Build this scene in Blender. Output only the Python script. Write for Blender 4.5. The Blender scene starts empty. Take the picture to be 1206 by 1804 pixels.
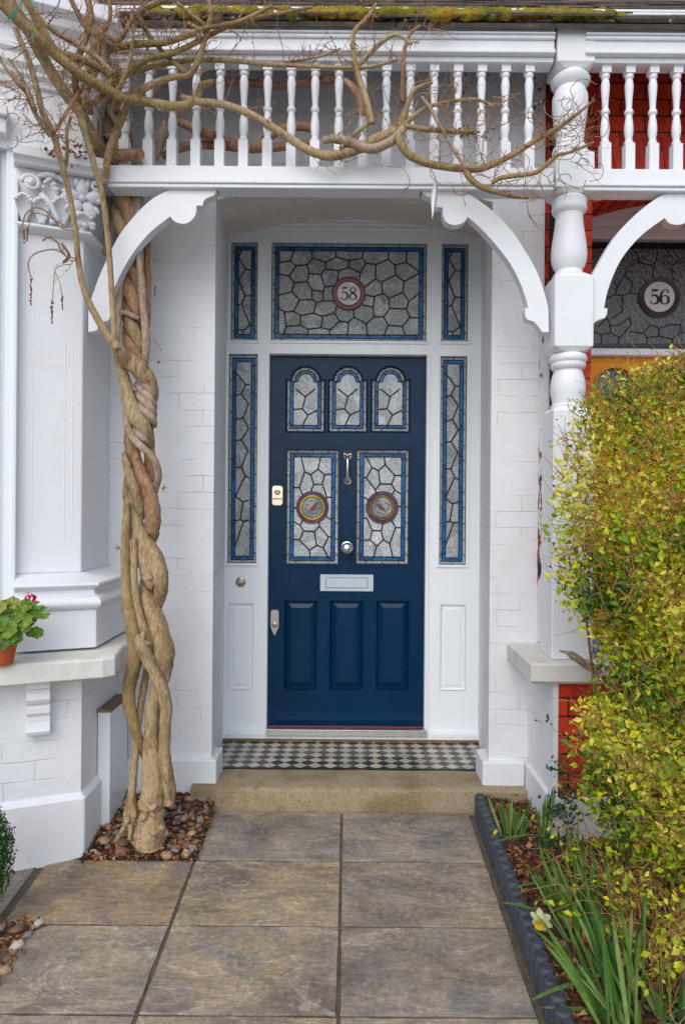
import bpy, bmesh, math, random
from math import sin, cos, pi, radians, sqrt
from mathutils import Vector, Matrix, noise
from mathutils.geometry import tessellate_polygon
random.seed(7)
SC = bpy.context.scene
COL = SC.collection
# ------------------------------------------------------------------ camera
F = 1203.0; VX = 612.0; VY = 890.0; H = 1.3735; TH = radians(0.45)
cam = bpy.data.cameras.new("camera"); camo = bpy.data.objects.new("camera", cam); COL.objects.link(camo)
cam.sensor_fit = 'AUTO'; cam.sensor_width = 36.0; cam.lens = 36.0 * F / 1804.0
cam.shift_x = -9 / 1804.0; cam.shift_y = -12 / 1804.0
cam.clip_start = 0.05; cam.clip_end = 400
r_ = Vector((cos(TH), 0, sin(TH))); u_ = Vector((-sin(TH), 0, cos(TH))); b_ = Vector((0, -1, 0))
camo.matrix_world = Matrix(((r_.x, u_.x, b_.x, 0), (r_.y, u_.y, b_.y, 0), (r_.z, u_.z, b_.z, H), (0, 0, 0, 1)))
SC.camera = camo
# ------------------------------------------------------------------ light
w = bpy.data.worlds.new("World"); SC.world = w; w.use_nodes = True
nt = w.node_tree; nt.nodes.clear()
sky = nt.nodes.new('ShaderNodeTexSky'); sky.sky_type = 'NISHITA'; sky.sun_disc = False
sky.sun_elevation = radians(44); sky.sun_rotation = radians(196); sky.dust_density = 2.0; sky.air_density = 1.0; sky.ozone_density = 1.0
hs = nt.nodes.new('ShaderNodeHueSaturation'); hs.inputs['Saturation'].default_value = 0.70
bg = nt.nodes.new('ShaderNodeBackground'); bg.inputs[1].default_value = 0.15
wo = nt.nodes.new('ShaderNodeOutputWorld')
nt.links.new(sky.outputs[0], hs.inputs['Color']); nt.links.new(hs.outputs[0], bg.inputs[0]); nt.links.new(bg.outputs[0], wo.inputs[0])
sl = bpy.data.lights.new("sun", 'SUN'); sl.energy = 0.55; sl.angle = radians(55); sl.color = (1.0, 0.985, 0.96)
so = bpy.data.objects.new("sun", sl); COL.objects.link(so)
sd = Vector((0.28, 1.0, -1.0)).normalized()
so.rotation_euler = sd.to_track_quat('-Z', 'Y').to_euler()
SC.view_settings.view_transform = 'Standard'; SC.view_settings.look = 'None'
SC.view_settings.exposure = 0.46; SC.view_settings.gamma = 1.0

# ------------------------------------------------------------------ geometry helpers
def P(px, py, D):
    """point of the place seen at (px,py) of the photograph, D metres in front of the camera"""
    u = px - VX; v = VY - py
    x = u * cos(TH) - v * sin(TH); z = u * sin(TH) + v * cos(TH)
    return Vector((x * D / F, D, H + z * D / F))
def GD(py, lift=0.0, px=612):
    """distance at which the sloping garden ground (raised by lift) is seen at row py"""
    v = VY - py; u = px - VX; h = -(u * sin(TH) + v * cos(TH))
    return (1.609 - lift) / (h / F + 0.077)
def gz(D): return -0.077 * (3.06 - D)
def rect(x0, y0, x1, y1, D):
    c = P((x0 + x1) / 2, (y0 + y1) / 2, D); w_ = abs(x1 - x0) * D / F / 2; h_ = abs(y1 - y0) * D / F / 2
    return c.x - w_, c.z - h_, c.x + w_, c.z + h_

class MB:
    def __init__(s): s.v = []; s.f = []; s.c = []; s.uv = {}
    def quad(s, a, b, c, d, col=None):
        i = len(s.v); s.v += [a, b, c, d]; s.f.append((i, i+1, i+2, i+3)); s.c.append(col)
    def tri(s, a, b, c, col=None):
        i = len(s.v); s.v += [a, b, c]; s.f.append((i, i+1, i+2)); s.c.append(col)
    def box(s, x0, y0, z0, x1, y1, z1, col=None):
        i = len(s.v)
        s.v += [Vector(p) for p in ((x0,y0,z0),(x1,y0,z0),(x1,y1,z0),(x0,y1,z0),(x0,y0,z1),(x1,y0,z1),(x1,y1,z1),(x0,y1,z1))]
        for q in ((0,3,2,1),(4,5,6,7),(0,1,5,4),(1,2,6,5),(2,3,7,6),(3,0,4,7)):
            s.f.append(tuple(i+k for k in q)); s.c.append(col)
    def rings(s, R, close=True, cap=True, col=None):
        i0 = len(s.v); n = len(R[0])
        for r in R: s.v += r
        for k in range(len(R)-1):
            for j in range(n if close else n-1):
                a = i0+k*n+j; b = i0+k*n+(j+1) % n
                s.f.append((a, b, b+n, a+n)); s.c.append(col)
        if cap and close:
            s.f.append(tuple(i0+j for j in reversed(range(n)))); s.c.append(col)
            s.f.append(tuple(i0+(len(R)-1)*n+j for j in range(n))); s.c.append(col)
    def lathe(s, cx, cy, prof, n=24, col=None):   # prof: (radius, z)
        s.rings([[Vector((cx+r*cos(2*pi*j/n), cy+r*sin(2*pi*j/n), z)) for j in range(n)] for r, z in prof], col=col)
    def ellipsoid(s, c, ax, n=12, m=8, col=None, rough=0.0, seed=0):
        A, B, C = ax; R = []
        for k in range(m+1):
            ph = pi*k/m; rr = max(sin(ph), 0.02)
            ring = []
            for j in range(n):
                d = A*(rr*cos(2*pi*j/n)) + B*(rr*sin(2*pi*j/n)) + C*cos(ph)
                if rough: d = d*(1+rough*noise.noise(d.normalized()*1.7+Vector((seed*3.1, seed, 0))))
                ring.append(c+d)
            R.append(ring)
        s.rings(R, col=col)
    def plate(s, outer, holes, y0, y1, col=None):
        """polygon in x,z with holes, front at y0 and back at y1"""
        loops = [[Vector((p[0], 0, p[1])) for p in outer]] + [[Vector((p[0], 0, p[1])) for p in h] for h in holes]
        tl = [[Vector((p.x, p.z, 0)) for p in l] for l in loops]
        flat = [p for l in loops for p in l]
        tris = tessellate_polygon(tl)
        for yy, rev in ((y0, False), (y1, True)):
            i = len(s.v); s.v += [Vector((p.x, yy, p.z)) for p in flat]
            for t in tris:
                a, b, c = (flat[k] for k in t)
                cr = (b.x-a.x)*(c.z-a.z)-(b.z-a.z)*(c.x-a.x)
                if abs(cr) < 1e-12: continue
                t = t if cr > 0 else t[::-1]      # x,z counter-clockwise faces -y
                if rev: t = t[::-1]
                s.f.append(tuple(i+k for k in t)); s.c.append(col)
        for l in loops:
            n = len(l)
            for k in range(n):
                a, b = l[k], l[(k+1) % n]
                s.quad(Vector((a.x, y0, a.z)), Vector((b.x, y0, b.z)), Vector((b.x, y1, b.z)), Vector((a.x, y1, a.z)), col)
    def build(s, name, mat, parent=None, smooth=False, fix=True, bevel=0):
        me = bpy.data.meshes.new(name)
        me.from_pydata([tuple(p) for p in s.v], [], s.f); me.materials.append(mat)
        if any(c is not None for c in s.c):
            ca = me.color_attributes.new('col', 'FLOAT_COLOR', 'CORNER')
            for poly, c in zip(me.polygons, s.c):
                c = c or (0.5, 0.5, 0.5)
                for li in poly.loop_indices: ca.data[li].color = (c[0], c[1], c[2], 1)
        if fix:
            bm = bmesh.new(); bm.from_mesh(me); bmesh.ops.recalc_face_normals(bm, faces=bm.faces); bm.to_mesh(me); bm.free()
        uvl = me.uv_layers.new(name='UVMap')
        for poly in me.polygons:
            n = poly.normal
            if poly.index in s.uv:
                for li, q in zip(poly.loop_indices, s.uv[poly.index]): uvl.data[li].uv = q
                continue
            if abs(n.z) > 0.75: t = None
            else: t = Vector((-n.y, n.x, 0)).normalized()
            for li in poly.loop_indices:
                p = me.vertices[me.loops[li].vertex_index].co
                uvl.data[li].uv = (p.x, p.y) if t is None else (p.dot(t), p.z)
        if smooth:
            me.polygons.foreach_set('use_smooth', [True]*len(me.polygons))
            if smooth != 'all': 
                try: me.set_sharp_from_angle(angle=radians(40))
                except Exception: pass
        o = bpy.data.objects.new(name, me); COL.objects.link(o)
        if parent: o.parent = parent
        if bevel:
            m = o.modifiers.new('edge', 'BEVEL'); m.width = bevel; m.segments = 2; m.limit_method = 'ANGLE'; m.angle_limit = radians(50)
        return o
def thing(name, label, cat, group=None, loc=(0, 0, 0)):
    o = bpy.data.objects.new(name, None); COL.objects.link(o); o.empty_display_size = 0.1
    o['label'] = label; o['category'] = cat
    if group: o['group'] = group
    return o
def tag(o, label, cat, group=None, kind=None):
    o['label'] = label; o['category'] = cat
    if group: o['group'] = group
    if kind: o['kind'] = kind
    return o
def struct(o, label=None):
    o['kind'] = 'structure'
    if label: o['label'] = label
    return o

def smooth_path(pts, sub=6):
    out = []; n = len(pts)
    for i in range(n-1):
        p0 = pts[max(i-1, 0)]; p1 = pts[i]; p2 = pts[i+1]; p3 = pts[min(i+2, n-1)]
        for k in range(sub):
            t = k/sub
            out.append(tuple(0.5*((2*b)+(c-a)*t+(2*a-5*b+4*c-d)*t*t+(-a+3*b-3*c+d)*t**3) for a, b, c, d in zip(p0, p1, p2, p3)))
    out.append(tuple(pts[-1])); return out
def tube(mb, pts, n=8, rough=0.0, sub=5, groove=0, col=None, seed=0):
    """pts: (x,y,z,r)"""
    q = smooth_path(pts, sub) if sub > 1 else pts
    C = [Vector(p[:3]) for p in q]; R = []
    T0 = (C[1]-C[0]).normalized(); N = T0.orthogonal().normalized(); acc = 0
    for i, c in enumerate(C):
        T = (C[min(i+1, len(C)-1)]-C[max(i-1, 0)])
        if T.length < 1e-9: T = T0
        T.normalize(); N = (N-T*N.dot(T)); N = N.normalized() if N.length > 1e-6 else T.orthogonal().normalized(); B = T.cross(N)
        r = max(q[i][3], 0.0004); ring = []
        if i: acc += (c-C[i-1]).length
        for j in range(n):
            a = 2*pi*j/n; d = N*cos(a)+B*sin(a); k = 1.0
            if rough:
                k += .55*rough*noise.noise((c+d*r)*(0.6/max(r, .01))+Vector((seed, 0, 0)))+rough*.35*noise.noise(Vector((a*1.5+seed, acc*9, seed)))
            k += rough*.16*noise.noise((c+d*r)*(2.2/max(r, .01))*.9+Vector((seed, 5, 0)))
            if groove: k += groove*sin(3*a+acc*14+seed)+groove*.6*sin(7*a-acc*9+seed*2)
            ring.append(c+d*(r*k))
        R.append(ring)
    mb.rings(R, col=col)

# ------------------------------------------------------------------ materials
def mat(name, base, rough=0.6, spec=0.4, metal=0.0):
    m = bpy.data.materials.new(name); m.use_nodes = True
    b = m.node_tree.nodes['Principled BSDF']
    b.inputs['Base Color'].default_value = (*base, 1); b.inputs['Roughness'].default_value = rough
    b.inputs['Metallic'].default_value = metal; b.inputs['Specular IOR Level'].default_value = spec
    return m
def N(m, t, **kw):
    n = m.node_tree.nodes.new(t)
    for k, v in kw.items():
        if k in n.inputs: n.inputs[k].default_value = v
        else: setattr(n, k, v)
    return n
def L(m, a, b): m.node_tree.links.new(a, b)
def BS(m): return m.node_tree.nodes['Principled BSDF']
def coords(m, uv=False, scale=(1, 1, 1)):
    tc = N(m, 'ShaderNodeTexCoord'); mp = N(m, 'ShaderNodeMapping'); mp.inputs['Scale'].default_value = scale
    L(m, tc.outputs['UV' if uv else 'Object'], mp.inputs[0]); return mp.outputs[0]
def noi(m, vec, scale, detail=4, rough=0.55, dist=0.0):
    n = N(m, 'ShaderNodeTexNoise'); n.inputs['Scale'].default_value = scale; n.inputs['Detail'].default_value = detail
    n.inputs['Roughness'].default_value = rough; n.inputs['Distortion'].default_value = dist
    L(m, vec, n.inputs['Vector']); return n.outputs['Fac']
def ramp(m, fac, stops, interp='LINEAR'):
    r = N(m, 'ShaderNodeValToRGB'); r.color_ramp.interpolation = interp
    while len(r.color_ramp.elements) < len(stops): r.color_ramp.elements.new(0.5)
    for e, (p, c) in zip(r.color_ramp.elements, stops): e.position = p; e.color = (*c, 1) if len(c) == 3 else c
    L(m, fac, r.inputs[0]); return r.outputs[0]
def mixc(m, fac, a, b, mode='MIX'):
    x = N(m, 'ShaderNodeMix', data_type='RGBA', blend_type=mode)
    for s, val in ((x.inputs[0], fac), (x.inputs[6], a), (x.inputs[7], b)):
        if hasattr(val, 'is_linked') or hasattr(val, 'links'): L(m, val, s)
        else: s.default_value = val if isinstance(val, (int, float)) else (*val, 1)
    return x.outputs[2]
def math_(m, op, a, b=None, c=None):
    n = N(m, 'ShaderNodeMath', operation=op)
    for s, val in zip(n.inputs, (a, b, c)):
        if val is None: continue
        if hasattr(val, 'links'): L(m, val, s)
        else: s.default_value = val
    return n.outputs[0]
def bump(m, hgt, strength=0.3, dist=0.01, prev=None):
    b = N(m, 'ShaderNodeBump'); b.inputs['Strength'].default_value = strength; b.inputs['Distance'].default_value = dist
    L(m, hgt, b.inputs['Height'])
    if prev is not None: L(m, prev, b.inputs['Normal'])
    return b.outputs[0]
def setc(m, c): L(m, c, BS(m).inputs['Base Color'])
def setn(m, n): L(m, n, BS(m).inputs['Normal'])

def white_paint(name, base=(.80, .81, .82), dirt=(.66, .62, .53), amount=0.35, rough=0.45, bs=0.12, fine=60):
    m = mat(name, base, rough); v = coords(m)
    a = noi(m, v, 3.2, 6, .65); b = noi(m, v, 22, 4, .6)
    f = math_(m, 'MULTIPLY', ramp(m, a, [(.48, (0, 0, 0)), (.75, (1, 1, 1))]), ramp(m, b, [(.4, (0, 0, 0)), (.8, (1, 1, 1))]))
    f = math_(m, 'MULTIPLY', f, amount)
    setc(m, mixc(m, f, base, dirt))
    n = bump(m, noi(m, v, fine, 3), bs, .003); n = bump(m, noi(m, v, 9, 3), bs, .01, n); setn(m, n)
    return m
M = {}
M['joinery'] = white_paint('white_joinery', (.78, .80, .84), amount=.5)
M['frame'] = white_paint('smooth_white_frame', (.80, .845, .885), amount=.1, rough=.3, bs=.03)
M['stone'] = white_paint('white_painted_stone', (.76, .78, .82), (.62, .57, .47), .55, .6, .25, 40)
M['sill'] = white_paint('weathered_white_sill', (.74, .73, .69), (.42, .37, .27), .9, .75, .5, 40)

def white_brick(name):
    m = mat(name, (.8, .8, .8), .6); uv = coords(m, True); v = coords(m)
    wv = N(m, 'ShaderNodeTexNoise'); wv.inputs['Scale'].default_value = 9; L(m, v, wv.inputs['Vector'])
    off = N(m, 'ShaderNodeVectorMath', operation='SCALE'); L(m, wv.outputs['Color'], off.inputs[0]); off.inputs['Scale'].default_value = .018
    ad = N(m, 'ShaderNodeVectorMath', operation='ADD'); L(m, uv, ad.inputs[0]); L(m, off.outputs[0], ad.inputs[1])
    br = N(m, 'ShaderNodeTexBrick'); br.inputs['Scale'].default_value = 1; br.inputs['Brick Width'].default_value = .225
    br.inputs['Row Height'].default_value = .0757; br.inputs['Mortar Size'].default_value = .0030; br.inputs['Mortar Smooth'].default_value = .8
    L(m, ad.outputs[0], br.inputs['Vector'])
    crack = ramp(m, noi(m, v, 5, 3), [(.46, (0, 0, 0)), (.66, (1, 1, 1))])
    jm = math_(m, 'MULTIPLY', br.outputs['Fac'], math_(m, 'ADD', .06, math_(m, 'MULTIPLY', crack, .94)))
    st = ramp(m, noi(m, v, 2.4, 7, .7), [(.5, (0, 0, 0)), (.78, (1, 1, 1))])
    sv = N(m, 'ShaderNodeMapping'); sv.inputs['Scale'].default_value = (7, 7, .9); L(m, v, sv.inputs[0])
    stv = ramp(m, noi(m, sv.outputs[0], 2.2, 5, .6), [(.56, (0, 0, 0)), (.74, (1, 1, 1))]); st = math_(m, 'MAXIMUM', st, math_(m, 'MULTIPLY', stv, .6))
    c = mixc(m, math_(m, 'MULTIPLY', st, .42), (.76, .78, .82), (.62, .57, .49))
    sc_ = ramp(m, noi(m, v, 38, 5, .8), [(.68, (0, 0, 0)), (.72, (1, 1, 1))]); c = mixc(m, math_(m, 'MULTIPLY', sc_, .35), c, (.42, .38, .33))
    c = mixc(m, math_(m, 'MULTIPLY', jm, math_(m, 'MULTIPLY', crack, .34)), c, (.50, .47, .42)); setc(m, c)
    n = bump(m, math_(m, 'SUBTRACT', 1.0, jm), .6, .007)
    n = bump(m, noi(m, v, 14, 5), .45, .010, n); n = bump(m, noi(m, v, 110, 3), .18, .002, n); setn(m, n)
    return m
M['wbrick'] = white_brick('white_painted_brick')

def red_brick(name):
    m = mat(name, (.3, .03, .02), .62); uv = coords(m, True); v = coords(m)
    wv = N(m, 'ShaderNodeTexNoise'); wv.inputs['Scale'].default_value = 12; L(m, v, wv.inputs['Vector'])
    off = N(m, 'ShaderNodeVectorMath', operation='SCALE'); L(m, wv.outputs['Color'], off.inputs[0]); off.inputs['Scale'].default_value = .006
    ad = N(m, 'ShaderNodeVectorMath', operation='ADD'); L(m, uv, ad.inputs[0]); L(m, off.outputs[0], ad.inputs[1])
    br = N(m, 'ShaderNodeTexBrick'); br.inputs['Scale'].default_value = 1; br.inputs['Brick Width'].default_value = .225
    br.inputs['Row Height'].default_value = .0757; br.inputs['Mortar Size'].default_value = .0042; br.inputs['Mortar Smooth'].default_value = .25
    br.inputs['Bias'].default_value = -.2
    br.inputs['Color1'].default_value = (.60, .040, .012, 1); br.inputs['Color2'].default_value = (.74, .070, .020, 1)
    br.inputs['Mortar'].default_value = (.035, .018, .016, 1); L(m, ad.outputs[0], br.inputs['Vector'])
    s = ramp(m, noi(m, v, 20, 5), [(.35, (.65, .65, .65)), (.7, (1.15, 1.15, 1.15))])
    c = mixc(m, 1.0, br.outputs['Color'], s, 'MULTIPLY')
    d = ramp(m, noi(m, v, 6, 5, .7), [(.56, (0, 0, 0)), (.72, (1, 1, 1))])
    c = mixc(m, math_(m, 'MULTIPLY', d, .5), c, (.10, .03, .025)); setc(m, c)
    n = bump(m, math_(m, 'SUBTRACT', 1.0, br.outputs['Fac']), .5, .006); n = bump(m, noi(m, v, 60, 4), .3, .004, n); setn(m, n)
    return m
M['rbrick'] = red_brick('red_brick')
def plain_brick(name):
    m = mat(name, (.42, .035, .015), .6); v = coords(m); at = N(m, 'ShaderNodeAttribute', attribute_name='col')
    s = ramp(m, noi(m, v, 18, 5), [(.35, (.6, .6, .6)), (.7, (1.2, 1.2, 1.2))])
    setc(m, mixc(m, 1.0, at.outputs['Color'], s, 'MULTIPLY')); setn(m, bump(m, noi(m, v, 60, 4), .3, .004)); return m
M['voussoir'] = plain_brick('red_arch_brick')

def door_paint(name, c1, c2, rough=.28):
    m = mat(name, c1, rough, .20); v = coords(m, scale=(1, 1, .12))
    setc(m, mixc(m, noi(m, coords(m), 3, 3), c1, c2)); 
    n = bump(m, noi(m, v, 160, 4), .05, .002); n = bump(m, noi(m, coords(m), 5, 2), .05, .01, n); setn(m, n)
    L(m, ramp(m, noi(m, coords(m), 9, 4), [(.3, (rough-.06,)*3), (.7, (rough+.1,)*3)]), BS(m).inputs['Roughness']); return m
M['navy'] = door_paint('navy_gloss_paint', (.0003, .0240, .069), (.0005, .0280, .080), .22)
M['orange'] = door_paint('ochre_door_paint', (.80, .34, .006), (.74, .30, .006), .4)
M['red_bar'] = mat('red_brown_bar', (.22, .035, .03), .4)
def metal(name, col, rough):
    m = mat(name, col, rough, .5, 1.0); v = coords(m); L(m, ramp(m, noi(m, v, 60, 3), [(.3, (rough*.7,)*3), (.7, (rough*1.5,)*3)]), BS(m).inputs['Roughness']); return m
M['chrome'] = metal('polished_chrome', (.72, .70, .67), .14)
M['nickel'] = metal('aged_nickel', (.42, .36, .28), .3)
M['alu'] = metal('brushed_aluminium', (.60, .62, .64), .4)
M['letter'] = mat('letter_plate_enamel', (.50, .62, .66), .3)
M['lead'] = mat('lead_came', (.012, .013, .015), .5)
M['black'] = mat('black_digit_paint', (.008, .009, .012), .5)

def clear_glass(name, c1, c2, scale=95, stretch=(1, 1, .6)):
    m = mat(name, c1, .12, .9); v = coords(m, scale=stretch)
    vo = N(m, 'ShaderNodeTexVoronoi', feature='SMOOTH_F1'); vo.inputs['Scale'].default_value = scale; L(m, v, vo.inputs['Vector'])
    a = noi(m, v, scale*1.3, 3, .6); big = noi(m, coords(m), 3.0, 2)
    k = math_(m, 'ADD', math_(m, 'MULTIPLY', a, .8), math_(m, 'MULTIPLY', vo.outputs['Distance'], .5))
    c = mixc(m, ramp(m, k, [(.28, (0, 0, 0)), (.86, (1, 1, 1))]), c1, c2)
    pv = N(m, 'ShaderNodeTexVoronoi'); pv.inputs['Scale'].default_value = 13; L(m, coords(m), pv.inputs['Vector'])
    sc_ = N(m, 'ShaderNodeSeparateColor'); L(m, pv.outputs['Color'], sc_.inputs[0])
    c = mixc(m, 1.0, c, ramp(m, sc_.outputs[0], [(0, (.66, .68, .72)), (.5, (.95, .95, .95)), (1, (1.2, 1.18, 1.15))]), 'MULTIPLY')
    setc(m, c); setn(m, bump(m, k, .9, .006)); return m
M['glass'] = clear_glass('hammered_glass', (.24, .265, .29), (.66, .71, .76), 120, (1, 1, .9))  # opaque speckled greys, raised to stand in for bluish-white sky reflections
M['glass_dark'] = clear_glass('dark_neighbour_glass', (.006, .006, .008), (.08, .085, .10), 70)
M['glass_dim'] = clear_glass('hammered_side_glass', (.14, .15, .16), (.46, .49, .52), 120, (1, 1, .9))  # dimmer copy for the surround, duller reflections put into the colour
def tint_glass(name, c, c2):
    m = mat(name, c, .18, .35); v = coords(m); a = noi(m, v, 120, 2)
    setc(m, mixc(m, ramp(m, noi(m, v, 14, 3), [(.35, (0, 0, 0)), (.7, (1, 1, 1))]), c, c2)); setn(m, bump(m, a, .5, .004)); return m
M['blue'] = tint_glass('cobalt_glass', (.001, .060, .20), (.004, .17, .48))
M['purple'] = tint_glass('mauve_glass', (.06, .018, .05), (.22, .09, .16))
M['pink'] = tint_glass('pink_glass', (.17, .035, .045), (.36, .11, .12))
M['yellow'] = tint_glass('amber_glass', (.40, .25, .010), (.85, .62, .04))
M['amber_dark'] = tint_glass('dark_amber_glass', (.16, .09, .008), (.32, .20, .015))
M['pale'] = tint_glass('pale_disc_glass', (.55, .56, .55), (.66, .67, .66))
M['roundel'] = tint_glass('grey_painted_glass', (.16, .18, .20), (.40, .42, .44))
M['bird_red'] = mat('painted_red_glass', (.26, .02, .03), .2); M['bird_brown'] = mat('painted_brown_glass', (.13, .06, .045), .2)
M['leaf_glass'] = mat('painted_leaf_glass', (.08, .10, .02), .2)
def rope_glass(name):
    m = mat(name, (.4, .42, .44), .12, .9); v = coords(m, True)
    sx = N(m, 'ShaderNodeSeparateXYZ'); L(m, v, sx.inputs[0])
    ph = math_(m, 'MULTIPLY', math_(m, 'ADD', sx.outputs[0], math_(m, 'MULTIPLY', sx.outputs[1], .8)), 2*pi/.0105)
    s = math_(m, 'SINE', ph); c = ramp(m, math_(m, 'ADD', math_(m, 'MULTIPLY', s, .5), .5), [(.2, (.08, .09, .10)), (.5, (.80, .84, .86))])  # light and dark of the glass ridges painted as diagonal stripes
    setc(m, mixc(m, math_(m, 'MULTIPLY', noi(m, coords(m), 30, 3), .5), c, (.12, .14, .15))); setn(m, bump(m, s, .5, .003)); return m
M['rope'] = rope_glass('reeded_rope_glass')

def sandstone(name):
    m = mat(name, (.2, .2, .2), .68, .35); v = coords(m); at = N(m, 'ShaderNodeAttribute', attribute_name='col')
    # the second and third channel of the slab attribute turn and shift its own bedding
    sc = N(m, 'ShaderNodeVectorMath', operation='SCALE'); L(m, at.outputs['Color'], sc.inputs[0]); sc.inputs['Scale'].default_value = 37
    ad = N(m, 'ShaderNodeVectorMath', operation='ADD'); L(m, v, ad.inputs[0]); L(m, sc.outputs[0], ad.inputs[1]); p = ad.outputs[0]
    mp = N(m, 'ShaderNodeMapping'); mp.inputs['Scale'].default_value = (1, 2.2, 1); L(m, p, mp.inputs[0]); ps = mp.outputs[0]
    big = noi(m, p, 3.0, 5, .6, .6); bed = noi(m, ps, 3.2, 7, .50, 1.1); fine = noi(m, p, 90, 4, .6)
    streak = N(m, 'ShaderNodeMapping'); streak.inputs['Scale'].default_value = (1.2, 16, 1); L(m, p, streak.inputs[0])
    stn = noi(m, streak.outputs[0], 9, 5, .6)
    c = ramp(m, big, [(.28, (.085, .068, .060)), (.42, (.165, .135, .108)), (.56, (.235, .19, .13)), (.70, (.145, .135, .130))])
    c = mixc(m, 1.0, c, ramp(m, stn, [(.3, (.80, .80, .80)), (.7, (1.15, 1.14, 1.12))]), 'MULTIPLY')
    line = ramp(m, math_(m, 'PINGPONG', math_(m, 'MULTIPLY', bed, 14.0), 1.0), [(0, (1, 1, 1)), (.16, (0, 0, 0))])
    msk = ramp(m, noi(m, p, 2.2, 2), [(.42, (0, 0, 0)), (.60, (1, 1, 1))])
    lm = math_(m, 'MULTIPLY', line, msk)
    c = mixc(m, math_(m, 'MULTIPLY', lm, .60), c, (.36, .31, .24))
    c = mixc(m, 1.0, c, ramp(m, bed, [(.36, (.76, .75, .76)), (.5, (1, 1, 1)), (.64, (1.22, 1.2, 1.15))]), 'MULTIPLY')
    pu = ramp(m, noi(m, p, 4.3, 5, .65, .5), [(.46, (0, 0, 0)), (.66, (1, 1, 1))]); c = mixc(m, math_(m, 'MULTIPLY', pu, .45), c, (.170, .145, .145))
    rn = noi(m, ps, 2.3, 6, .52, 1.3); sg = N(m, 'ShaderNodeSeparateColor'); L(m, at.outputs['Color'], sg.inputs[0]); rm = ramp(m, noi(m, p, 2.6, 3), [(.44, (0, 0, 0)), (.56, (1, 1, 1))])
    rg = math_(m, 'MULTIPLY', rm, math_(m, 'MAXIMUM', ramp(m, rn, [(.482, (0, 0, 0)), (.495, (1, 1, 1)), (.515, (0, 0, 0))]), math_(m, 'MAXIMUM', ramp(m, rn, [(.565, (0, 0, 0)), (.575, (1, 1, 1)), (.59, (0, 0, 0))]), ramp(m, rn, [(.425, (0, 0, 0)), (.435, (1, 1, 1)), (.445, (0, 0, 0))]))))
    c = mixc(m, math_(m, 'MULTIPLY', rg, math_(m, 'MULTIPLY', sg.outputs[1], .48)), c, (.38, .32, .235))
    sp = ramp(m, noi(m, p, 7, 6, .75), [(.60, (0, 0, 0)), (.70, (1, 1, 1))]); c = mixc(m, math_(m, 'MULTIPLY', sp, .42), c, (.42, .36, .28))
    alg = ramp(m, noi(m, v, 2.3, 4, .6), [(.54, (0, 0, 0)), (.72, (1, 1, 1))]); c = mixc(m, math_(m, 'MULTIPLY', alg, .45), c, (.19, .165, .06))
    c = mixc(m, 1.0, c, ramp(m, noi(m, p, 55, 5, .75), [(.3, (.66,)*3), (.7, (1.34,)*3)]), 'MULTIPLY')
    sepa = N(m, 'ShaderNodeSeparateColor'); L(m, at.outputs['Color'], sepa.inputs[0])
    g = N(m, 'ShaderNodeHueSaturation'); L(m, c, g.inputs['Color'])
    L(m, math_(m, 'ADD', 1.08, math_(m, 'MULTIPLY', sepa.outputs[0], .75)), g.inputs['Value'])
    L(m, math_(m, 'ADD', .62, math_(m, 'MULTIPLY', sepa.outputs[2], .70)), g.inputs['Saturation'])
    setc(m, g.outputs[0])
    step = math_(m, 'FLOOR', math_(m, 'MULTIPLY', bed, 14.0))
    n = bump(m, math_(m, 'MULTIPLY', step, msk), .35, .003); n = bump(m, bed, .7, .02, n); n = bump(m, ramp(m, rn, [(.43, (0, 0, 0)), (.44, (.4, .4, .4)), (.49, (.4, .4, .4)), (.5, (.7, .7, .7)), (.57, (.7, .7, .7)), (.58, (1, 1, 1))]), .5, .006, n); n = bump(m, fine, .3, .002, n); setn(m, n)
    L(m, ramp(m, noi(m, p, 12, 4), [(.3, (.5,)*3), (.7, (.8,)*3)]), BS(m).inputs['Roughness'])
    return m
M['slab'] = sandstone('riven_sandstone')
def grainy(name, cols, s1=5, s2=80, rough=.85, b=.5, bd=.006):
    m = mat(name, cols[0], rough); v = coords(m); a = noi(m, v, s1, 6, .65); f = noi(m, v, s2, 4)
    n_ = len(cols); c = ramp(m, a, [(.28+.44*i/(max(n_-1, 1)), cc) for i, cc in enumerate(cols)])
    setc(m, mixc(m, 1.0, c, ramp(m, f, [(.3, (.72,)*3), (.7, (1.25,)*3)]), 'MULTIPLY'))
    n = bump(m, f, b, bd*.5); n = bump(m, a, b, bd*2, n); setn(m, n); return m
M['step'] = grainy('buff_stone_step', [(.17, .12, .058), (.25, .19, .105), (.34, .27, .18), (.21, .155, .08)], 4, 110, .8, .5)
M['mortar'] = grainy('dark_joint_mortar', [(.075, .060, .042), (.15, .12, .085)], 20, 160)
M['soil'] = grainy('dark_garden_soil', [(.035, .020, .012), (.075, .042, .024), (.05, .03, .02)], 14, 120, .95, .9, .012)
M['ground'] = grainy('pale_bounce_ground', [(.32, .305, .28), (.42, .40, .37)], 2, 90)  # pale paving tone, lightened to bounce light up at the house front
M['brown_strip'] = grainy('brown_mortar_strip', [(.14, .09, .035), (.24, .16, .07)], 12, 120)
M['slate'] = grainy('grey_slate', [(.09, .075, .065), (.15, .125, .11), (.22, .18, .15)], 9, 90, .9, .4); BS(M['slate']).inputs['Specular IOR Level'].default_value = .15
M['moss'] = grainy('moss', [(.09, .085, .008), (.20, .18, .012), (.30, .22, .012), (.42, .17, .01)], 9, 150, .95, 1.0, .012)
M['terracotta'] = grainy('terracotta', [(.42, .075, .022), (.55, .12, .04), (.36, .07, .03)], 9, 90, .75, .3)
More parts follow.
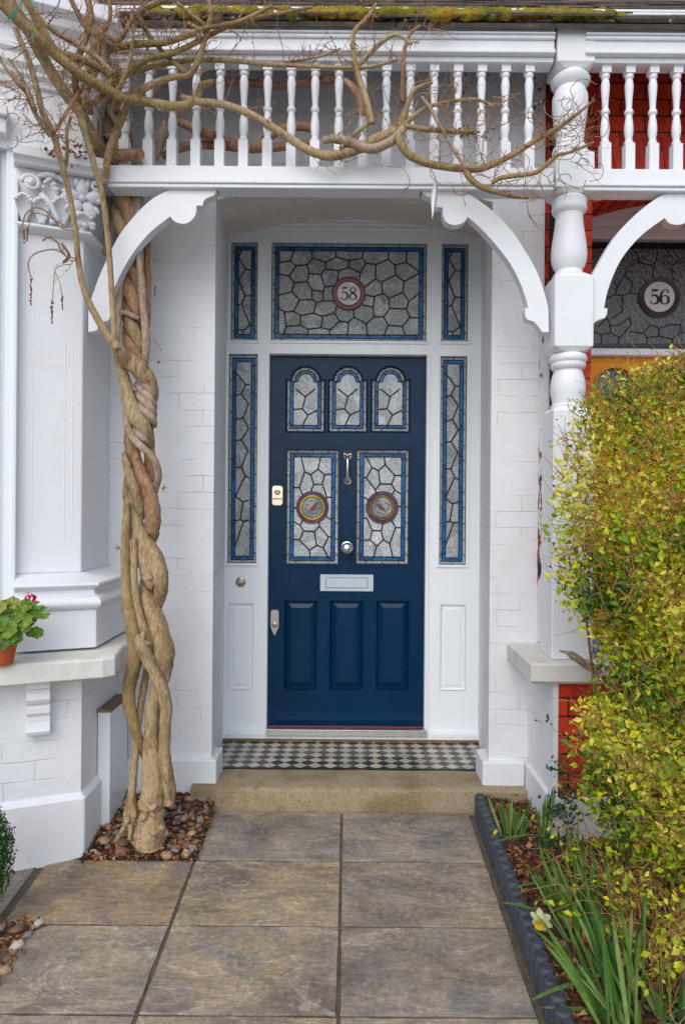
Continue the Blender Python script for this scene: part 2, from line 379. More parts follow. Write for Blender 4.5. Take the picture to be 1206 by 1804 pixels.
M['edging'] = grainy('slate_grey_edging', [(.030, .034, .046), (.055, .062, .080), (.045, .05, .062)], 10, 120, .6, .4)
M['pipe_top'] = grainy('weathered_wood_cap', [(.16, .10, .05), (.30, .22, .14)], 12, 100)
M['ceil'] = white_paint('porch_soffit_paint', (.70, .66, .60), (.4, .36, .3), .5, .7, .15)

def tile_mat():
    m = mat('harlequin_tiles', (.3, .3, .3), .35, .5); v = coords(m); sx = N(m, 'ShaderNodeSeparateXYZ'); L(m, v, sx.inputs[0])
    X = math_(m, 'MULTIPLY', sx.outputs[0], 1/.0743); Y = math_(m, 'MULTIPLY', sx.outputs[1], 1/.070)
    a = math_(m, 'ADD', X, Y); b = math_(m, 'SUBTRACT', X, Y)
    par = math_(m, 'FLOORED_MODULO', math_(m, 'ADD', math_(m, 'FLOOR', a), math_(m, 'FLOOR', b)), 2.0)
    cm = N(m, 'ShaderNodeCombineXYZ'); L(m, math_(m, 'FLOOR', a), cm.inputs[0]); L(m, math_(m, 'FLOOR', b), cm.inputs[1])
    wn = N(m, 'ShaderNodeTexWhiteNoise', noise_dimensions='3D'); L(m, cm.outputs[0], wn.inputs['Vector'])
    dark = ramp(m, wn.outputs['Value'], [(.0, (.016, .017, .024)), (.55, (.022, .022, .032)), (.6, (.050, .020, .020)), (1, (.035, .018, .02))])
    lite = ramp(m, wn.outputs['Value'], [(0, (.33, .31, .24)), (1, (.50, .48, .40))])
    c = mixc(m, par, dark, lite)
    e1 = math_(m, 'PINGPONG', a, .5); e2 = math_(m, 'PINGPONG', b, .5)
    j = ramp(m, math_(m, 'MINIMUM', e1, e2), [(0, (1, 1, 1)), (.035, (0, 0, 0))])
    c = mixc(m, math_(m, 'MULTIPLY', j, .6), c, (.05, .045, .04))
    c = mixc(m, math_(m, 'MULTIPLY', ramp(m, noi(m, v, 7, 4), [(.5, (0, 0, 0)), (.8, (1, 1, 1))]), .4), c, (.16, .13, .09)); setc(m, c)
    setn(m, bump(m, noi(m, v, 60, 3), .15, .003)); return m
M['tiles'] = tile_mat()

def bark(name, cols, sc=1.0):
    m = mat(name, cols[0], .8, .25); v = coords(m, scale=(1, 1, .28))
    a = noi(m, v, 60*sc, 7, .70, .6); b = noi(m, coords(m), 7, 4); f = noi(m, v, 140, 4)
    c = ramp(m, math_(m, 'ADD', math_(m, 'MULTIPLY', a, .6), math_(m, 'MULTIPLY', b, .4)), [(.34+.3*i/(len(cols)-1), cc) for i, cc in enumerate(cols)])
    setc(m, mixc(m, 1.0, c, ramp(m, f, [(.3, (.7,)*3), (.7, (1.25,)*3)]), 'MULTIPLY'))
    n = bump(m, a, .9, .006); n = bump(m, f, .7, .004, n); n = bump(m, noi(m, coords(m, scale=(1, 1, .5)), 16, 3), .6, .012, n); setn(m, n); return m
M['bark_tan'] = bark('tan_bark', [(.16, .10, .048), (.32, .22, .115), (.46, .34, .20), (.36, .27, .15)])
M['bark_red'] = bark('red_brown_bark', [(.13, .060, .030), (.30, .155, .085), (.44, .27, .165), (.32, .18, .105)])
M['bark_grey'] = bark('grey_bark', [(.20, .14, .095), (.40, .30, .215), (.50, .39, .29)])
M['bark_green'] = bark('olive_bark', [(.18, .12, .045), (.32, .225, .10), (.43, .31, .16)])
M['twig'] = bark('twig_bark', [(.16, .08, .05), (.36, .21, .125), (.48, .32, .20)], 2)
M['dead'] = mat('dried_seed_brown', (.25, .11, .05), .8)
M['hedge_twig'] = bark('hedge_twig_bark', [(.18, .075, .025), (.46, .23, .085), (.60, .36, .17)], 2)
def leafm(name, rough=.45, trans=.25):
    m = mat(name, (.1, .2, .03), rough, .35); at = N(m, 'ShaderNodeAttribute', attribute_name='col'); v = coords(m)
    c = mixc(m, 1.0, at.outputs['Color'], ramp(m, noi(m, v, 40, 3), [(.3, (.75,)*3), (.7, (1.2,)*3)]), 'MULTIPLY'); setc(m, c)
    tr = N(m, 'ShaderNodeBsdfTranslucent'); L(m, c, tr.inputs[0]); mx = N(m, 'ShaderNodeMixShader'); mx.inputs[0].default_value = trans
    out = m.node_tree.nodes['Material Output']; L(m, BS(m).outputs[0], mx.inputs[1]); L(m, tr.outputs[0], mx.inputs[2]); L(m, mx.outputs[0], out.inputs[0]); return m
M['leaf'] = leafm('leaf'); M['petal'] = leafm('petal', .6, .35); M['dry'] = leafm('dry_leaf', .8, .1)
M['stone_col'] = None
def pebble_mat(name, c1, c2):
    m = mat(name, c1, .55); v = coords(m); setc(m, mixc(m, ramp(m, noi(m, v, 30, 5), [(.35, (0, 0, 0)), (.65, (1, 1, 1))]), c1, c2)); setn(m, bump(m, noi(m, v, 120, 3), .25, .002)); return m

# ================================================================== SETTING
def gquad(mb, x0, d0, x1, d1, lift, col=None):
    mb.quad(Vector((x0, d0, gz(d0)+lift)), Vector((x1, d0, gz(d0)+lift)), Vector((x1, d1, gz(d1)+lift)), Vector((x0, d1, gz(d1)+lift)), col)
mb = MB()
gd = [-90, -6, -1, 3.3, 9]; gzv = [-.36, -.36, gz(-1)-.05, gz(3.3)-.06, -.05]
for a in range(4):
    for x0, x1 in ((-90, -3), (-3, 3), (3, 90)):
        mb.quad(*(Vector(p) for p in ((x0, gd[a], gzv[a]), (x1, gd[a], gzv[a]), (x1, gd[a+1], gzv[a+1]), (x0, gd[a+1], gzv[a+1]))))
struct(mb.build('ground', M['ground']))
# path: joint bed and slabs
mb = MB(); gquad(mb, -1.9, -.9, .585, 3.05, -.006); struct(mb.build('path_bedding', M['mortar']))
XC = [-1.740, -1.165, -.590, -.015, .556]
DC = [3.055, 2.69, 2.32, 1.95, 1.58, 1.21, .84, .47, .1, -.27, -.64]
slabs = MB()
def slab(poly, col):
    """poly: (x, d) counter-clockwise; chipped edges and a slightly uneven riven top"""
    n = len(poly); pts = []
    cx = sum(p[0] for p in poly)/n; cy = sum(p[1] for p in poly)/n
    for i in range(n):
        a = poly[i]; b = poly[(i+1) % n]; ln = math.hypot(b[0]-a[0], b[1]-a[1]); k = max(1, int(ln/.03))
        for j in range(k):
            t = j/k; x = a[0]+(b[0]-a[0])*t; y = a[1]+(b[1]-a[1])*t
            nx, ny = (b[1]-a[1])/ln, -(b[0]-a[0])/ln
            o = .0035*noise.noise(Vector((x*14, y*14, 1)))-.0008
            pts.append((x+nx*o, y+ny*o))
    def at(s, dz): return [Vector((cx+(x-cx)*s, cy+(y-cy)*s, gz(cy+(y-cy)*s)+dz)) for x, y in pts]
    slabs.rings([at(1, -.012), at(1, -.003), at(.994, 0)], cap=False, col=col)
    i = len(slabs.v); slabs.v += at(.994, 0); slabs.f.append(tuple(range(i, i+len(pts)))); slabs.c.append(col)
g = .0048
rs = random.Random(11)
vals = {(0, 2): (.28, .15, .20), (0, 3): (.24, .10, .15), (1, 1): (.60, .12, 1.0), (1, 2): (.62, .98, .75), (1, 3): (.36, .70, .40), (2, 1): (.56, .90, .50), (2, 2): (.58, .22, .65), (2, 3): (.30, .80, .30)}
for r in range(len(DC)-1):
    for c in range(4):
        x0, x1, d1, d0 = XC[c]+g, XC[c+1]-g, DC[r]-g, DC[r+1]+g
        if r == 0 and c < 2: continue
        col = vals.get((r, c), (rs.uniform(.3, .7), rs.random(), rs.uniform(.2, .9)))
        if r == 1 and c == 0: slab([(x0, d0+.10), (x1-.02, d0+.03), (x1-.02, d1), (x0, d1)], (.3, .15, .25)); continue
        if r == 2 and c == 0: continue
        if r == 2 and c == 1: slab([(x0+.10, d0), (x1, d0), (x1, d1), (x0+.16, d1), (x0+.10, d1-.05)], col); continue
        slab([(x0, d0), (x1, d0), (x1, d1), (x0, d1)], col)
struct(slabs.build('path', M['slab']))
# stone step
mb = MB(); zs = .099
x0 = P(335, 1390, 3.06).x; x1 = .575
def step_profile():
    pr = [(3.064, -.06), (3.061, .06), (3.063, .088), (3.072, zs-.003), (3.09, zs), (3.20, zs+.001), (3.30, zs)]
    n = 90; rr = []
    for i in range(n+1):
        x = x0+(x1+.34-x0)*i/n; ring = []
        for d, z in pr:
            k = .004*noise.noise(Vector((x*9, d*9, z*9)))+.002*noise.noise(Vector((x*40, z*30, d*30)))
            ring.append(Vector((x, d+k, z+(k*.8 if z > .05 else 0))))
        ring += [Vector((x, 3.30, -.06))]; rr.append(ring)
    mb.rings(rr)
step_profile()
struct(mb.build('stone_step', M['step'], smooth=True))
# tiled threshold
mb = MB(); mb.quad(Vector((-.75, 3.296, zs+.006)), Vector((.78, 3.296, zs+.006)), Vector((.78, 3.72, zs+.006)), Vector((-.75, 3.72, zs+.006)))
struct(mb.build('tiled_threshold', M['tiles']))
mb = MB(); mb.box(-.75, 3.285, -.05, .78, 3.2955, zs+.005); struct(mb.build('threshold_edge', M['lead']))

# ================================================================== WHITE HOUSE FRONT
DW = 3.14
XL, XR = P(377, 790, DW).x, P(864, 790, DW).x
XLb, XRb = P(400, 790, 3.70).x-.01, P(843, 790, 3.70).x+.01
XW = P(957, 600, DW).x
house = thing('white_house', 'white painted brick house front around the navy door', 'house')
zsp = P(383, 352, DW).z; zcr = zsp+.085
arch = [(XR + (XL-XR)*k/24, zsp+(zcr-zsp)*(1-(2*k/24-1)**2)) for k in range(25)]
mb = MB()
mb.plate([(-1.3, -.1), (XL, -.1)] + list(reversed(arch)) + [(XR, -.1), (XW, -.1), (XW, 6.4), (-1.3, 6.4)], [], DW, DW+.02)
o = mb.build('wall', M['wbrick'], house)
# reveals: left, right, arch underside (splayed slightly)
mb = MB()
mb.quad(Vector((XL, DW+.02, -.05)), Vector((XL, DW+.02, zsp+.12)), Vector((XLb, 3.73, zsp+.12)), Vector((XLb, 3.73, -.05)))
mb.quad(Vector((XR, DW+.02, -.05)), Vector((XR, DW+.02, zsp+.12)), Vector((XRb, 3.73, zsp+.12)), Vector((XRb, 3.73, -.05)))
mb.build('door_reveal', M['wbrick'], house)
mb = MB(); R = []
ya = DW+.02
for yy, s in ((ya, 0), (3.36, 0)):
    R.append([Vector((x+(XLb-XL)*(0 if x > 0 else (yy-ya)/.57), yy, z)) for x, z in arch])
mb.rings(R, close=False)
R = [[Vector((x, 3.36, z)) for x, z in arch], [Vector((x*1.05, 3.361, z+.05)) for x, z in arch], [Vector((x*1.08, 3.73, z+.05)) for x, z in arch]]
mb.rings(R, close=False)
mb.build('arch_soffit', M['ceil'], house, smooth=True)
# plinth blocks
mb = MB(); zp = P(377, 1335, DW).z
def plinth(xa, xb, inner, side):
    mb.box(xa, DW-.022, -.08, xb, DW+.16, zp)
mb.box(-1.05, DW-.024, -.08, XL+.026, DW+.15, zp); mb.build('plinth', M['stone'], house, bevel=.008)
mb = MB(); mb.box(XR-.03, DW-.024, -.08, XW-.075, DW+.15, zp); mb.build('plinth', M['stone'], house, bevel=.008)

# ================================================================== DOOR FRAME (surround)
DF = 3.70
fr = thing('door_surround', 'white timber door surround with leaded side and top lights', 'door frame')
def poly(x0, y0, x1, y1, D):
    a, b, c, d = rect(x0, y0, x1, y1, D); return [(a, b), (c, b), (c, d), (a, d)]
SLW = [(407, 427, 454, 600), (777, 430, 824, 602), (402, 624, 453, 992), (774, 628, 821, 995)]
TR = (478, 428, 751, 601)
DOORO = (472, 625, 749, 1300)
outer = [(XLb+.0, .05), (XRb-.0, .05), (XRb-.0, P(612, 386, DF).z), (XLb, P(612, 386, DF).z)]
holes = [poly(*r, DF) for r in SLW] + [poly(*TR, DF)]
do = rect(*DOORO, DF); do = (do[0], .06, do[2], do[3]); lp = [(398, 1062, 449, 1216), (772, 1064, 823, 1217)]
holes.append([(do[0], do[1]), (do[2], do[1]), (do[2], do[3]), (do[0], do[3])])
holes += [poly(*r, DF) for r in [(402, 1062, 446, 1214), (774, 1064, 819, 1216)]]
mb = MB(); mb.plate(outer, holes, DF, DF+.07); mb.build('frame', M['frame'], fr, bevel=.002)
def bead(mb, r, D, wd, d0, d1, grow=0):
    a, b, c, d = r; a -= grow; b -= grow; c += grow; d += grow
    mb.plate([(a-wd, b-wd), (c+wd, b-wd), (c+wd, d+wd), (a-wd, d+wd)], [[(a, b), (c, b), (c, d), (a, d)]], d0, d1)
for r in SLW + [TR]:
    mb = MB(); q = rect(*r, DF); bead(mb, q, DF, .012, DF-.009, DF-.0002, .001)
    mb.build('glazing_bead', M['frame'], fr, bevel=.003)
mb = MB()
bead(mb, (do[0], .12, do[2], do[3]), DF, .014, DF-.010, DF-.0002, .002); mb.build('door_architrave', M['frame'], fr, bevel=.003)
mb = MB()
zt = P(612, 389, DF).z
for z0, z1, dd in ((zt-.018, zt+.01, .035), (zt-.036, zt-.0185, .024), (zt-.055, zt-.0365, .012)):
    mb.box(XLb+.002, DF-dd, z0, XRb-.002, DF-.0003, z1)
mb.build('head_moulding', M['frame'], fr, bevel=.004)
def raised(mb, q, D, mo=.016, depth=.014, b1=.03):
    a, b, c, d = q
    def ringat(i, y): return [Vector((a+i, y, b+i)), Vector((c-i, y, b+i)), Vector((c-i, y, d-i)), Vector((a+i, y, d-i))]
    mb.rings([ringat(0, D-.004), ringat(.003, D-.007), ringat(mo*.5, D-.001), ringat(mo, D+depth), ringat(mo+.002, D+depth), ringat(mo+b1, D+.002), ringat(mo+b1+.001, D+.0015)], cap=False)
    i = len(mb.v); mb.v += ringat(mo+b1+.001, D+.0015); mb.f.append((i, i+1, i+2, i+3)); mb.c.append(None)
for r in [(402, 1062, 446, 1214), (774, 1064, 819, 1216)]:
    mb = MB(); raised(mb, rect(*r, DF), DF, .008, .010, .022); mb.build('apron_panel', M['frame'], fr)
mb = MB(); mb.box(XLb, DF-.035, zs+.016, XRb, DF-.0004, P(612, 1291, DF-.03).z); mb.build('sill', M['frame'], fr, bevel=.004)
mb = MB(); mb.box(XLb, DF-.045, zs+.0065, XRb, DF+.02, zs+.0155); mb.build('sill_bedding', M['brown_strip'], fr)
mb = MB(); a, b, c, d = rect(469, 1284, 751, 1297, DF-.04); mb.box(a, DF-.055, b+.004, c, DF-.0355, d-.006); mb.box(a, DF-.062, d-.006, c, DF-.0355, d)
mb.build('threshold_strip', M['alu'], fr, bevel=.002)

# ---------------- leaded glass
def ring_poly(mb, A, B, y, straight=True):
    n = len(A); acc = 0
    for i in range(n):
        j = (i+1) % n; fi = len(mb.f)
        ln = math.hypot(A[j][0]-A[i][0], A[j][1]-A[i][1])
        mb.quad(Vector((A[i][0], y, A[i][1])), Vector((A[j][0], y, A[j][1])), Vector((B[j][0], y, B[j][1])), Vector((B[i][0], y, B[i][1])))
        wd = math.hypot(A[i][0]-B[i][0], A[i][1]-B[i][1])
        mb.uv[fi] = [(acc, 0), (acc+ln, 0), (acc+ln, wd), (acc, wd)]; acc += ln
def strip(mb, p, q, y, wd=.0052, t=.003):
    dx, dz = q[0]-p[0], q[1]-p[1]; l = math.hypot(dx, dz)
    if l < 1e-5: return
    nx, nz = -dz/l*wd/2, dx/l*wd/2; ex, ez = dx/l*wd*.25, dz/l*wd*.25
    a = [(p[0]-ex+nx, p[1]-ez+nz), (p[0]-ex-nx, p[1]-ez-nz), (q[0]+ex-nx, q[1]+ez-nz), (q[0]+ex+nx, q[1]+ez+nz)]
    top = [(p[0]+nx*.4, p[1]+nz*.4), (p[0]-nx*.4, p[1]-nz*.4), (q[0]-nx*.4, q[1]-nz*.4), (q[0]+nx*.4, q[1]+nz*.4)]
    mb.rings([[Vector((x, y, z)) for x, z in a], [Vector((x, y-t*.5, z)) for x, z in a], [Vector((x, y-t, z)) for x, z in top]], cap=False)
    i = len(mb.v); mb.v += [Vector((x, y-t, z)) for x, z in top]; mb.f.append((i, i+1, i+2, i+3)); mb.c.append(None)
def outline_rect(q, i): a, b, c, d = q; return [(a+i, b+i), (c-i, b+i), (c-i, d-i), (a+i, d-i)]
def outline_arch(q, i, rad=.078, k=14):
    """rect q with a shouldered round arch on top; d is the top of the arch"""
    a, b, c, d = q; cx = (a+c)/2; r = rad-i; zc = d-rad; sh = zc+.006-i*.4
    pts = [(a+i, b+i), (c-i, b+i), (c-i, sh)]
    a0 = math.asin(min(.95, max(0, (sh-zc)/r)))
    for j in range(k+1):
        t = a0+(pi-2*a0)*j/k; pts.append((cx+r*cos(t), zc+r*sin(t)))
    pts.append((a+i, sh)); return pts
def leaded(parent, outl, D, lines, border=(.0145, .034), hole=None, seg=.085, clear='glass', disc=None, blue='blue', rope='rope', corner_ticks=True):
    O, Bm, I = outl(0), outl(border[0]), outl(border[1])
    mb = MB(); i = 0
    mb.plate(I, [], D+.002, D+.006); pane = mb.build('leaded_pane', M[clear], parent)
    mb = MB(); ring_poly(mb, O, Bm, D+.001); mb.build('rope_border', M[rope], pane, fix=False)
    mb = MB(); ring_poly(mb, Bm, I, D+.0015); mb.build('blue_border', M[blue], pane, fix=False)
    mb = MB()
    for poly_, wd in ((O, .006), (Bm, .0045), (I, .0045)):
        for k in range(len(poly_)): strip(mb, poly_[k], poly_[(k+1) % len(poly_)], D, wd)
    n = len(O)
    for k in range(n):
        a, b = O[k], O[(k+1) % n]; a2, b2 = Bm[k], Bm[(k+1) % n]; a3, b3 = I[k], I[(k+1) % n]
        ln = math.hypot(b[0]-a[0], b[1]-a[1]); cnt = int(ln/seg)
        if n > 6 and 2 < k < n-2 and k % 3 == 0: strip(mb, a, a2, D, .0035); 
        if n > 6 and 2 < k < n-2 and k % 4 == 1: strip(mb, a2, a3, D, .0035)
        for j in range(1, cnt+1):
            t = (j-.5)/cnt if cnt else 0
            pa = (a[0]+(b[0]-a[0])*t, a[1]+(b[1]-a[1])*t); pb = (a2[0]+(b2[0]-a2[0])*t, a2[1]+(b2[1]-a2[1])*t); strip(mb, pa, pb, D, .0035)
            t = min(.97, t+.3/max(cnt, 1)); pa = (a2[0]+(b2[0]-a2[0])*t, a2[1]+(b2[1]-a2[1])*t); pb = (a3[0]+(b3[0]-a3[0])*t, a3[1]+(b3[1]-a3[1])*t); strip(mb, pa, pb, D, .0035)
    for ln in lines:
        for p, q in zip(ln, ln[1:]):
            strip(mb, p, q, D, .0070)
    mb.build('lead_lines', M['lead'], pane)
    return pane
def zl(lines, ox, oy, s, D, dx=0, dy=0):
    out = []
    for l in lines:
        pts = []
        for x, y in l:
            p = P(ox+x/s+dx, oy+y/s+dy, D); pts.append((p.x, p.z))
        out.append(pts)
    return out
DG = DF+.014
def clampo(o, q, marg):  # keep lead ends inside the pane
    a, b, c, d = q
    return [[(min(max(x, a+marg), c-marg), min(max(z, b+marg), d-marg)) for x, z in l] for l in o]
up_l = [[(280,236),(235,310),(312,432),(374,450)],[(312,432),(240,550),(305,720),(374,720)],[(240,550),(225,545)],[(305,720),(270,805),(224,825)],[(270,805),(362,1035),(285,1085),(285,1144)],[(285,1085),(224,1075)],[(362,1035),(374,1040)]]
low_l = [[(106,250),(185,350),(216,350)],[(185,350),(152,420),(106,438)],[(152,420),(208,500),(165,608),(106,625)],[(165,608),(208,690),(152,780),(104,788)],[(152,780),(203,865),(152,993),(104,993)],[(152,993),(180,1058),(214,1078)],[(180,1058),(106,1220),(165,1265),(209,1248)],[(165,1265),(143,1400),(104,1412)],[(143,1400),(170,1415),(209,1405)],[(170,1415),(102,1610)]]
kF = DG/DF
def glass_rect(r): return rect(*r, DF)
for idx, r in enumerate(SLW):
    q = glass_rect(r)
    if idx < 2: ln = zl(up_l, 380, 400, 6.01, DF, 0 if idx == 0 else 370.5, 0 if idx == 0 else 2.5)
    else: ln = zl(low_l, 760, 600, 4.4, DF, -370 if idx == 2 else 0, -3 if idx == 2 else 0)
    leaded(fr, lambda i, q=q: outline_rect(q, i), DG, clampo(ln, q, .030), (.0175, .037), clear='glass_dim')
TL = [[(350,284),(333,325),(281,335)],[(333,325),(358,347),(403,343),(425,315),(425,284)],[(425,315),(480,332),(525,310),(525,284)],[(525,310),(578,325),(632,315),(640,284)],[(632,315),(650,335),(690,342),(742,320),(742,284)],[(742,320),(770,343),(818,332),(820,284)],[(818,332),(876,375),(808,412),(773,385),(770,343)],[(808,412),(803,458),(828,495),(876,458)],[(828,495),(818,527),(832,562),(876,565)],[(803,458),(745,482),(718,462),(713,415),(773,385)],[(713,415),(688,402),(690,342)],[(688,402),(643,435)],[(718,462),(685,475),(645,470)],[(685,475),(678,520),(635,510)],[(678,520),(683,560),(650,590),(655,644)],[(683,560),(722,560),(748,525),(745,482)],[(748,525),(818,527)],[(832,562),(800,600),(742,595),(722,560)],[(742,595),(722,644)],[(800,600),(815,644)],[(650,590),(600,560),(596,530)],[(600,560),(575,583),(572,644)],[(575,583),(540,578),(518,545),(530,512)],[(518,545),(468,558),(430,545),(442,502),(470,492),(512,495)],[(470,492),(470,455),(478,435),(515,430)],[(442,502),(425,487),(423,448),(470,455)],[(478,435),(460,383),(480,360),(480,332)],[(480,360),(535,368),(578,353),(578,325)],[(578,353),(625,375),(650,335)],[(625,375),(622,405)],[(535,368),(530,410)],[(460,383),(412,378),(403,343)],[(412,378),(403,412),(423,448)],[(403,412),(350,418),(328,390),(281,380)],[(328,390),(358,347)],[(350,418),(340,455),(281,470)],[(340,455),(372,490),(425,487)],[(372,490),(348,537),(375,555),(430,545)],[(348,537),(308,540),(281,520)],[(308,540),(315,600),(303,644)],[(315,600),(375,595),(375,555)],[(375,595),(408,612),(405,644)],[(408,612),(462,605),(468,558)],[(462,605),(498,615),(498,644)],[(498,615),(540,578)]]
q = glass_rect(TR)
pane = leaded(fr, lambda i: outline_rect(q, i), DG, clampo(zl(TL, 370, 320, 2.365, DF), q, .032), (.0180, .039), clear='glass_dim')
def disc(mb, cx, cz, r, y0, y1, n=40): mb.plate([(cx+r*cos(2*pi*k/n), cz+r*sin(2*pi*k/n)) for k in range(n)], [], y0, y1)
def annulus(mb, cx, cz, r0, r1, y0, y1, n=40):
    mb.plate([(cx+r1*cos(2*pi*k/n), cz+r1*sin(2*pi*k/n)) for k in range(n)], [[(cx+r0*cos(2*pi*k/n), cz+r0*sin(2*pi*k/n)) for k in range(n)]], y0, y1)
def stroke(mb, pts, cx, cz, s, y, closed=False, sub=6):
    q = smooth_path([(x, z, w_) for x, z, w_ in pts], sub) if sub > 1 else pts
    n = len(q)
    for i in range(n-1):
        a, b = q[i], q[i+1]
        dx0, dz0 = q[min(i+1, n-1)][0]-q[max(i-1, 0)][0], q[min(i+1, n-1)][1]-q[max(i-1, 0)][1]
        dx1, dz1 = q[min(i+2, n-1)][0]-a[0], q[min(i+2, n-1)][1]-a[1]
        if closed and i == 0: dx0, dz0 = q[1][0]-q[-2][0], q[1][1]-q[-2][1]
        if closed and i == n-2: dx1, dz1 = q[1][0]-q[-2][0], q[1][1]-q[-2][1]
        l0 = math.hypot(dx0, dz0) or 1; l1 = math.hypot(dx1, dz1) or 1
        A = (a[0]-dz0/l0*a[2]/2, a[1]+dx0/l0*a[2]/2); B = (a[0]+dz0/l0*a[2]/2, a[1]-dx0/l0*a[2]/2)
        C = (b[0]+dz1/l1*b[2]/2, b[1]-dx1/l1*b[2]/2); E = (b[0]-dz1/l1*b[2]/2, b[1]+dx1/l1*b[2]/2)
        mb.quad(*(Vector((cx+p[0]*s, y, cz+p[1]*s)) for p in (A, B, C, E)))
D5 = [([(.18,.98,.03),(.20,.75,.05),(.155,.50,.03)], False, 1), ([(.17,.93,.13),(.45,.93,.14),(.60,.96,.06)], False, 1),
      ([(.15,.50,.03),(.26,.59,.07),(.40,.59,.11),(.55,.47,.15),(.60,.29,.17),(.52,.11,.13),(.34,.03,.07),(.17,.04,.05),(.07,.12,.07)], False, 6),
      ([(.05,.13,.02),(.09,.16,.12),(.14,.17,.02)], False, 4)]
D8 = [([(.33,.54,.14),(.16,.66,.13),(.14,.82,.11),(.33,.97,.05),(.51,.82,.11),(.49,.67,.09),(.33,.54,.11)], True, 6),
      ([(.33,.54,.12),(.13,.38,.09),(.08,.22,.12),(.17,.06,.09),(.33,.02,.05),(.53,.08,.10),(.58,.23,.14),(.50,.40,.14),(.33,.54,.14)], True, 6)]
D6 = [([(.56,.82,.08),(.50,.94,.07),(.38,.98,.05),(.22,.88,.09),(.11,.66,.14),(.08,.40,.17),(.14,.14,.12),(.33,.02,.05),(.53,.12,.11),(.60,.30,.16),(.53,.50,.11),(.37,.59,.05),(.22,.53,.05),(.13,.42,.03)], False, 6),
      ([(.50,.80,.02),(.55,.81,.12),(.60,.82,.02)], False, 4)]
def digits(mb, glyphs, cx, cz, h, y, bold=1.0):
    x = cx-.67*h*len(glyphs)/2
    for gph in glyphs:
        for pts, cl, sb in gph: stroke(mb, [(a, b, c*bold) for a, b, c in pts], x, cz-h/2, h, y, cl, sb)
        x += .67*h
c58 = P(614, 516, DF); cx, cz = c58.x, c58.z
mb = MB(); annulus(mb, cx, cz, .0655, .0885, DG-.0035, DG+.0015); mb.build('pink_ring', M['pink'], pane)
mb = MB(); annulus(mb, cx, cz, .0865, .0915, DG-.0065, DG); annulus(mb, cx, cz, .0635, .0675, DG-.0065, DG); mb.build('ring_lead', M['lead'], pane)
mb = MB(); disc(mb, cx, cz, .0645, DG-.004, DG+.001); dsc = mb.build('number_disc', M['pale'], pane)
mb = MB(); digits(mb, [D5, D8], cx, cz, .070, DG-.0048); mb.build('house_number', M['black'], pane, fix=False)

# ================================================================== NAVY DOOR
DD = 3.742
door = thing('front_door', 'navy blue panelled front door with stained glass panes', 'door')
TAP = [(505, 646, 571, 760), (579.5, 646, 645.5, 760), (654.5, 646, 720.5, 760)]
GP = [(504, 792, 596, 994), (627, 792, 719.5, 994)]
LPn = [(500, 1057, 559, 1215), (580, 1057, 639, 1215), (661, 1057, 720, 1215)]
a, b, c, d = rect(474, 627, 748, 1283, DD)
tA = [outline_arch(rect(*r, DD), 0) for r in TAP]
gR = [rect(*r, DD) for r in GP]; pR = [rect(*r, DD) for r in LPn]
mb = MB(); mb.plate([(a, b), (c, b), (c, d), (a, d)], tA + [outline_rect(q, 0) for q in gR+pR], DD, DD+.045)
mb.build('door_leaf', M['navy'], door, bevel=.002)
mb = MB()
mb.box(a+.001, DD-.012, b, c-.001, DD-.0004, b+.014)
mb.build('weather_bar', M['red_bar'], door, bevel=.004)
for r in gR:
    mb = MB(); bead(mb, r, DD, .010, DD-.007, DD-.0003, .0005); mb.build('panel_moulding', M['navy'], door, bevel=.003)
for q3 in pR:
    mb = MB(); raised(mb, q3, DD, .012, .016, .030); mb.build('raised_panel', M['navy'], door)
for r in TAP:
    q_ = rect(*r, DD); o0, o1, o2 = outline_arch(q_, -.007), outline_arch(q_, 0), outline_arch(q_, .003)
    mb = MB(); mb.rings([[Vector((x, DD-.0003, z)) for x, z in o0], [Vector((x, DD-.006, z)) for x, z in [((p[0]+r_0[0])/2, (p[1]+r_0[1])/2) for p, r_0 in zip(o0, o1)]], [Vector((x, DD-.001, z)) for x, z in o1], [Vector((x, DD+.024, z)) for x, z in o2]], cap=False)
    mb.build('panel_moulding', M['navy'], door)
DGd = DD+.014
base_l = [[(228,318),(293,370),(356,318)],[(293,370),(272,450),(218,455)],[(272,450),(308,492),(369,462)],[(308,492),(275,558)]]
for k, r in enumerate(TAP):
    ln = zl(base_l, 460, 600, 3.77, DD, 74.7*k, 0)
    leaded(door, lambda i, q=rect(*r, DD): outline_arch(q, i), DGd, ln, (.0175, .035), seg=.07)
gl = [[(193,118),(222,245),(275,270),(335,222),(360,118)],[(335,222),(392,270),(451,265)],[(392,270),(372,350),(300,355),(275,270)],[(222,245),(178,380),(126,378)],[(178,380),(205,440)],[(300,355),(275,415)],[(372,350),(412,465),(451,460)],[(412,465),(400,475)],[(126,545),(158,560)],[(400,622),(451,655)],[(343,668),(348,710),(425,800),(451,800)],[(425,800),(380,893),(425,979)],[(380,893),(325,872),(265,915),(270,979)],[(325,872),(305,755),(348,710)],[(305,755),(212,750),(178,825),(126,822)],[(178,825),(265,915)],[(212,750),(185,700),(126,668)],[(185,700),(210,650)]]
gr = [[(745,118),(797,208),(850,235),(908,185),(900,118)],[(908,185),(990,275),(1044,277)],[(990,275),(965,350),(865,348),(850,235)],[(797,208),(748,298),(723,290)],[(748,298),(825,400),(865,348)],[(825,400),(828,425)],[(965,350),(990,400),(1044,437)],[(990,400),(965,440)],[(723,460),(765,480)],[(1012,540),(1044,540)],[(965,665),(998,720),(1044,722)],[(998,720),(945,858),(975,979)],[(945,858),(893,825),(875,748),(797,745),(778,825),(723,830)],[(797,745),(752,643),(723,640)],[(875,748),(890,680)],[(893,825),(835,880),(808,979)],[(835,880),(778,825)]]
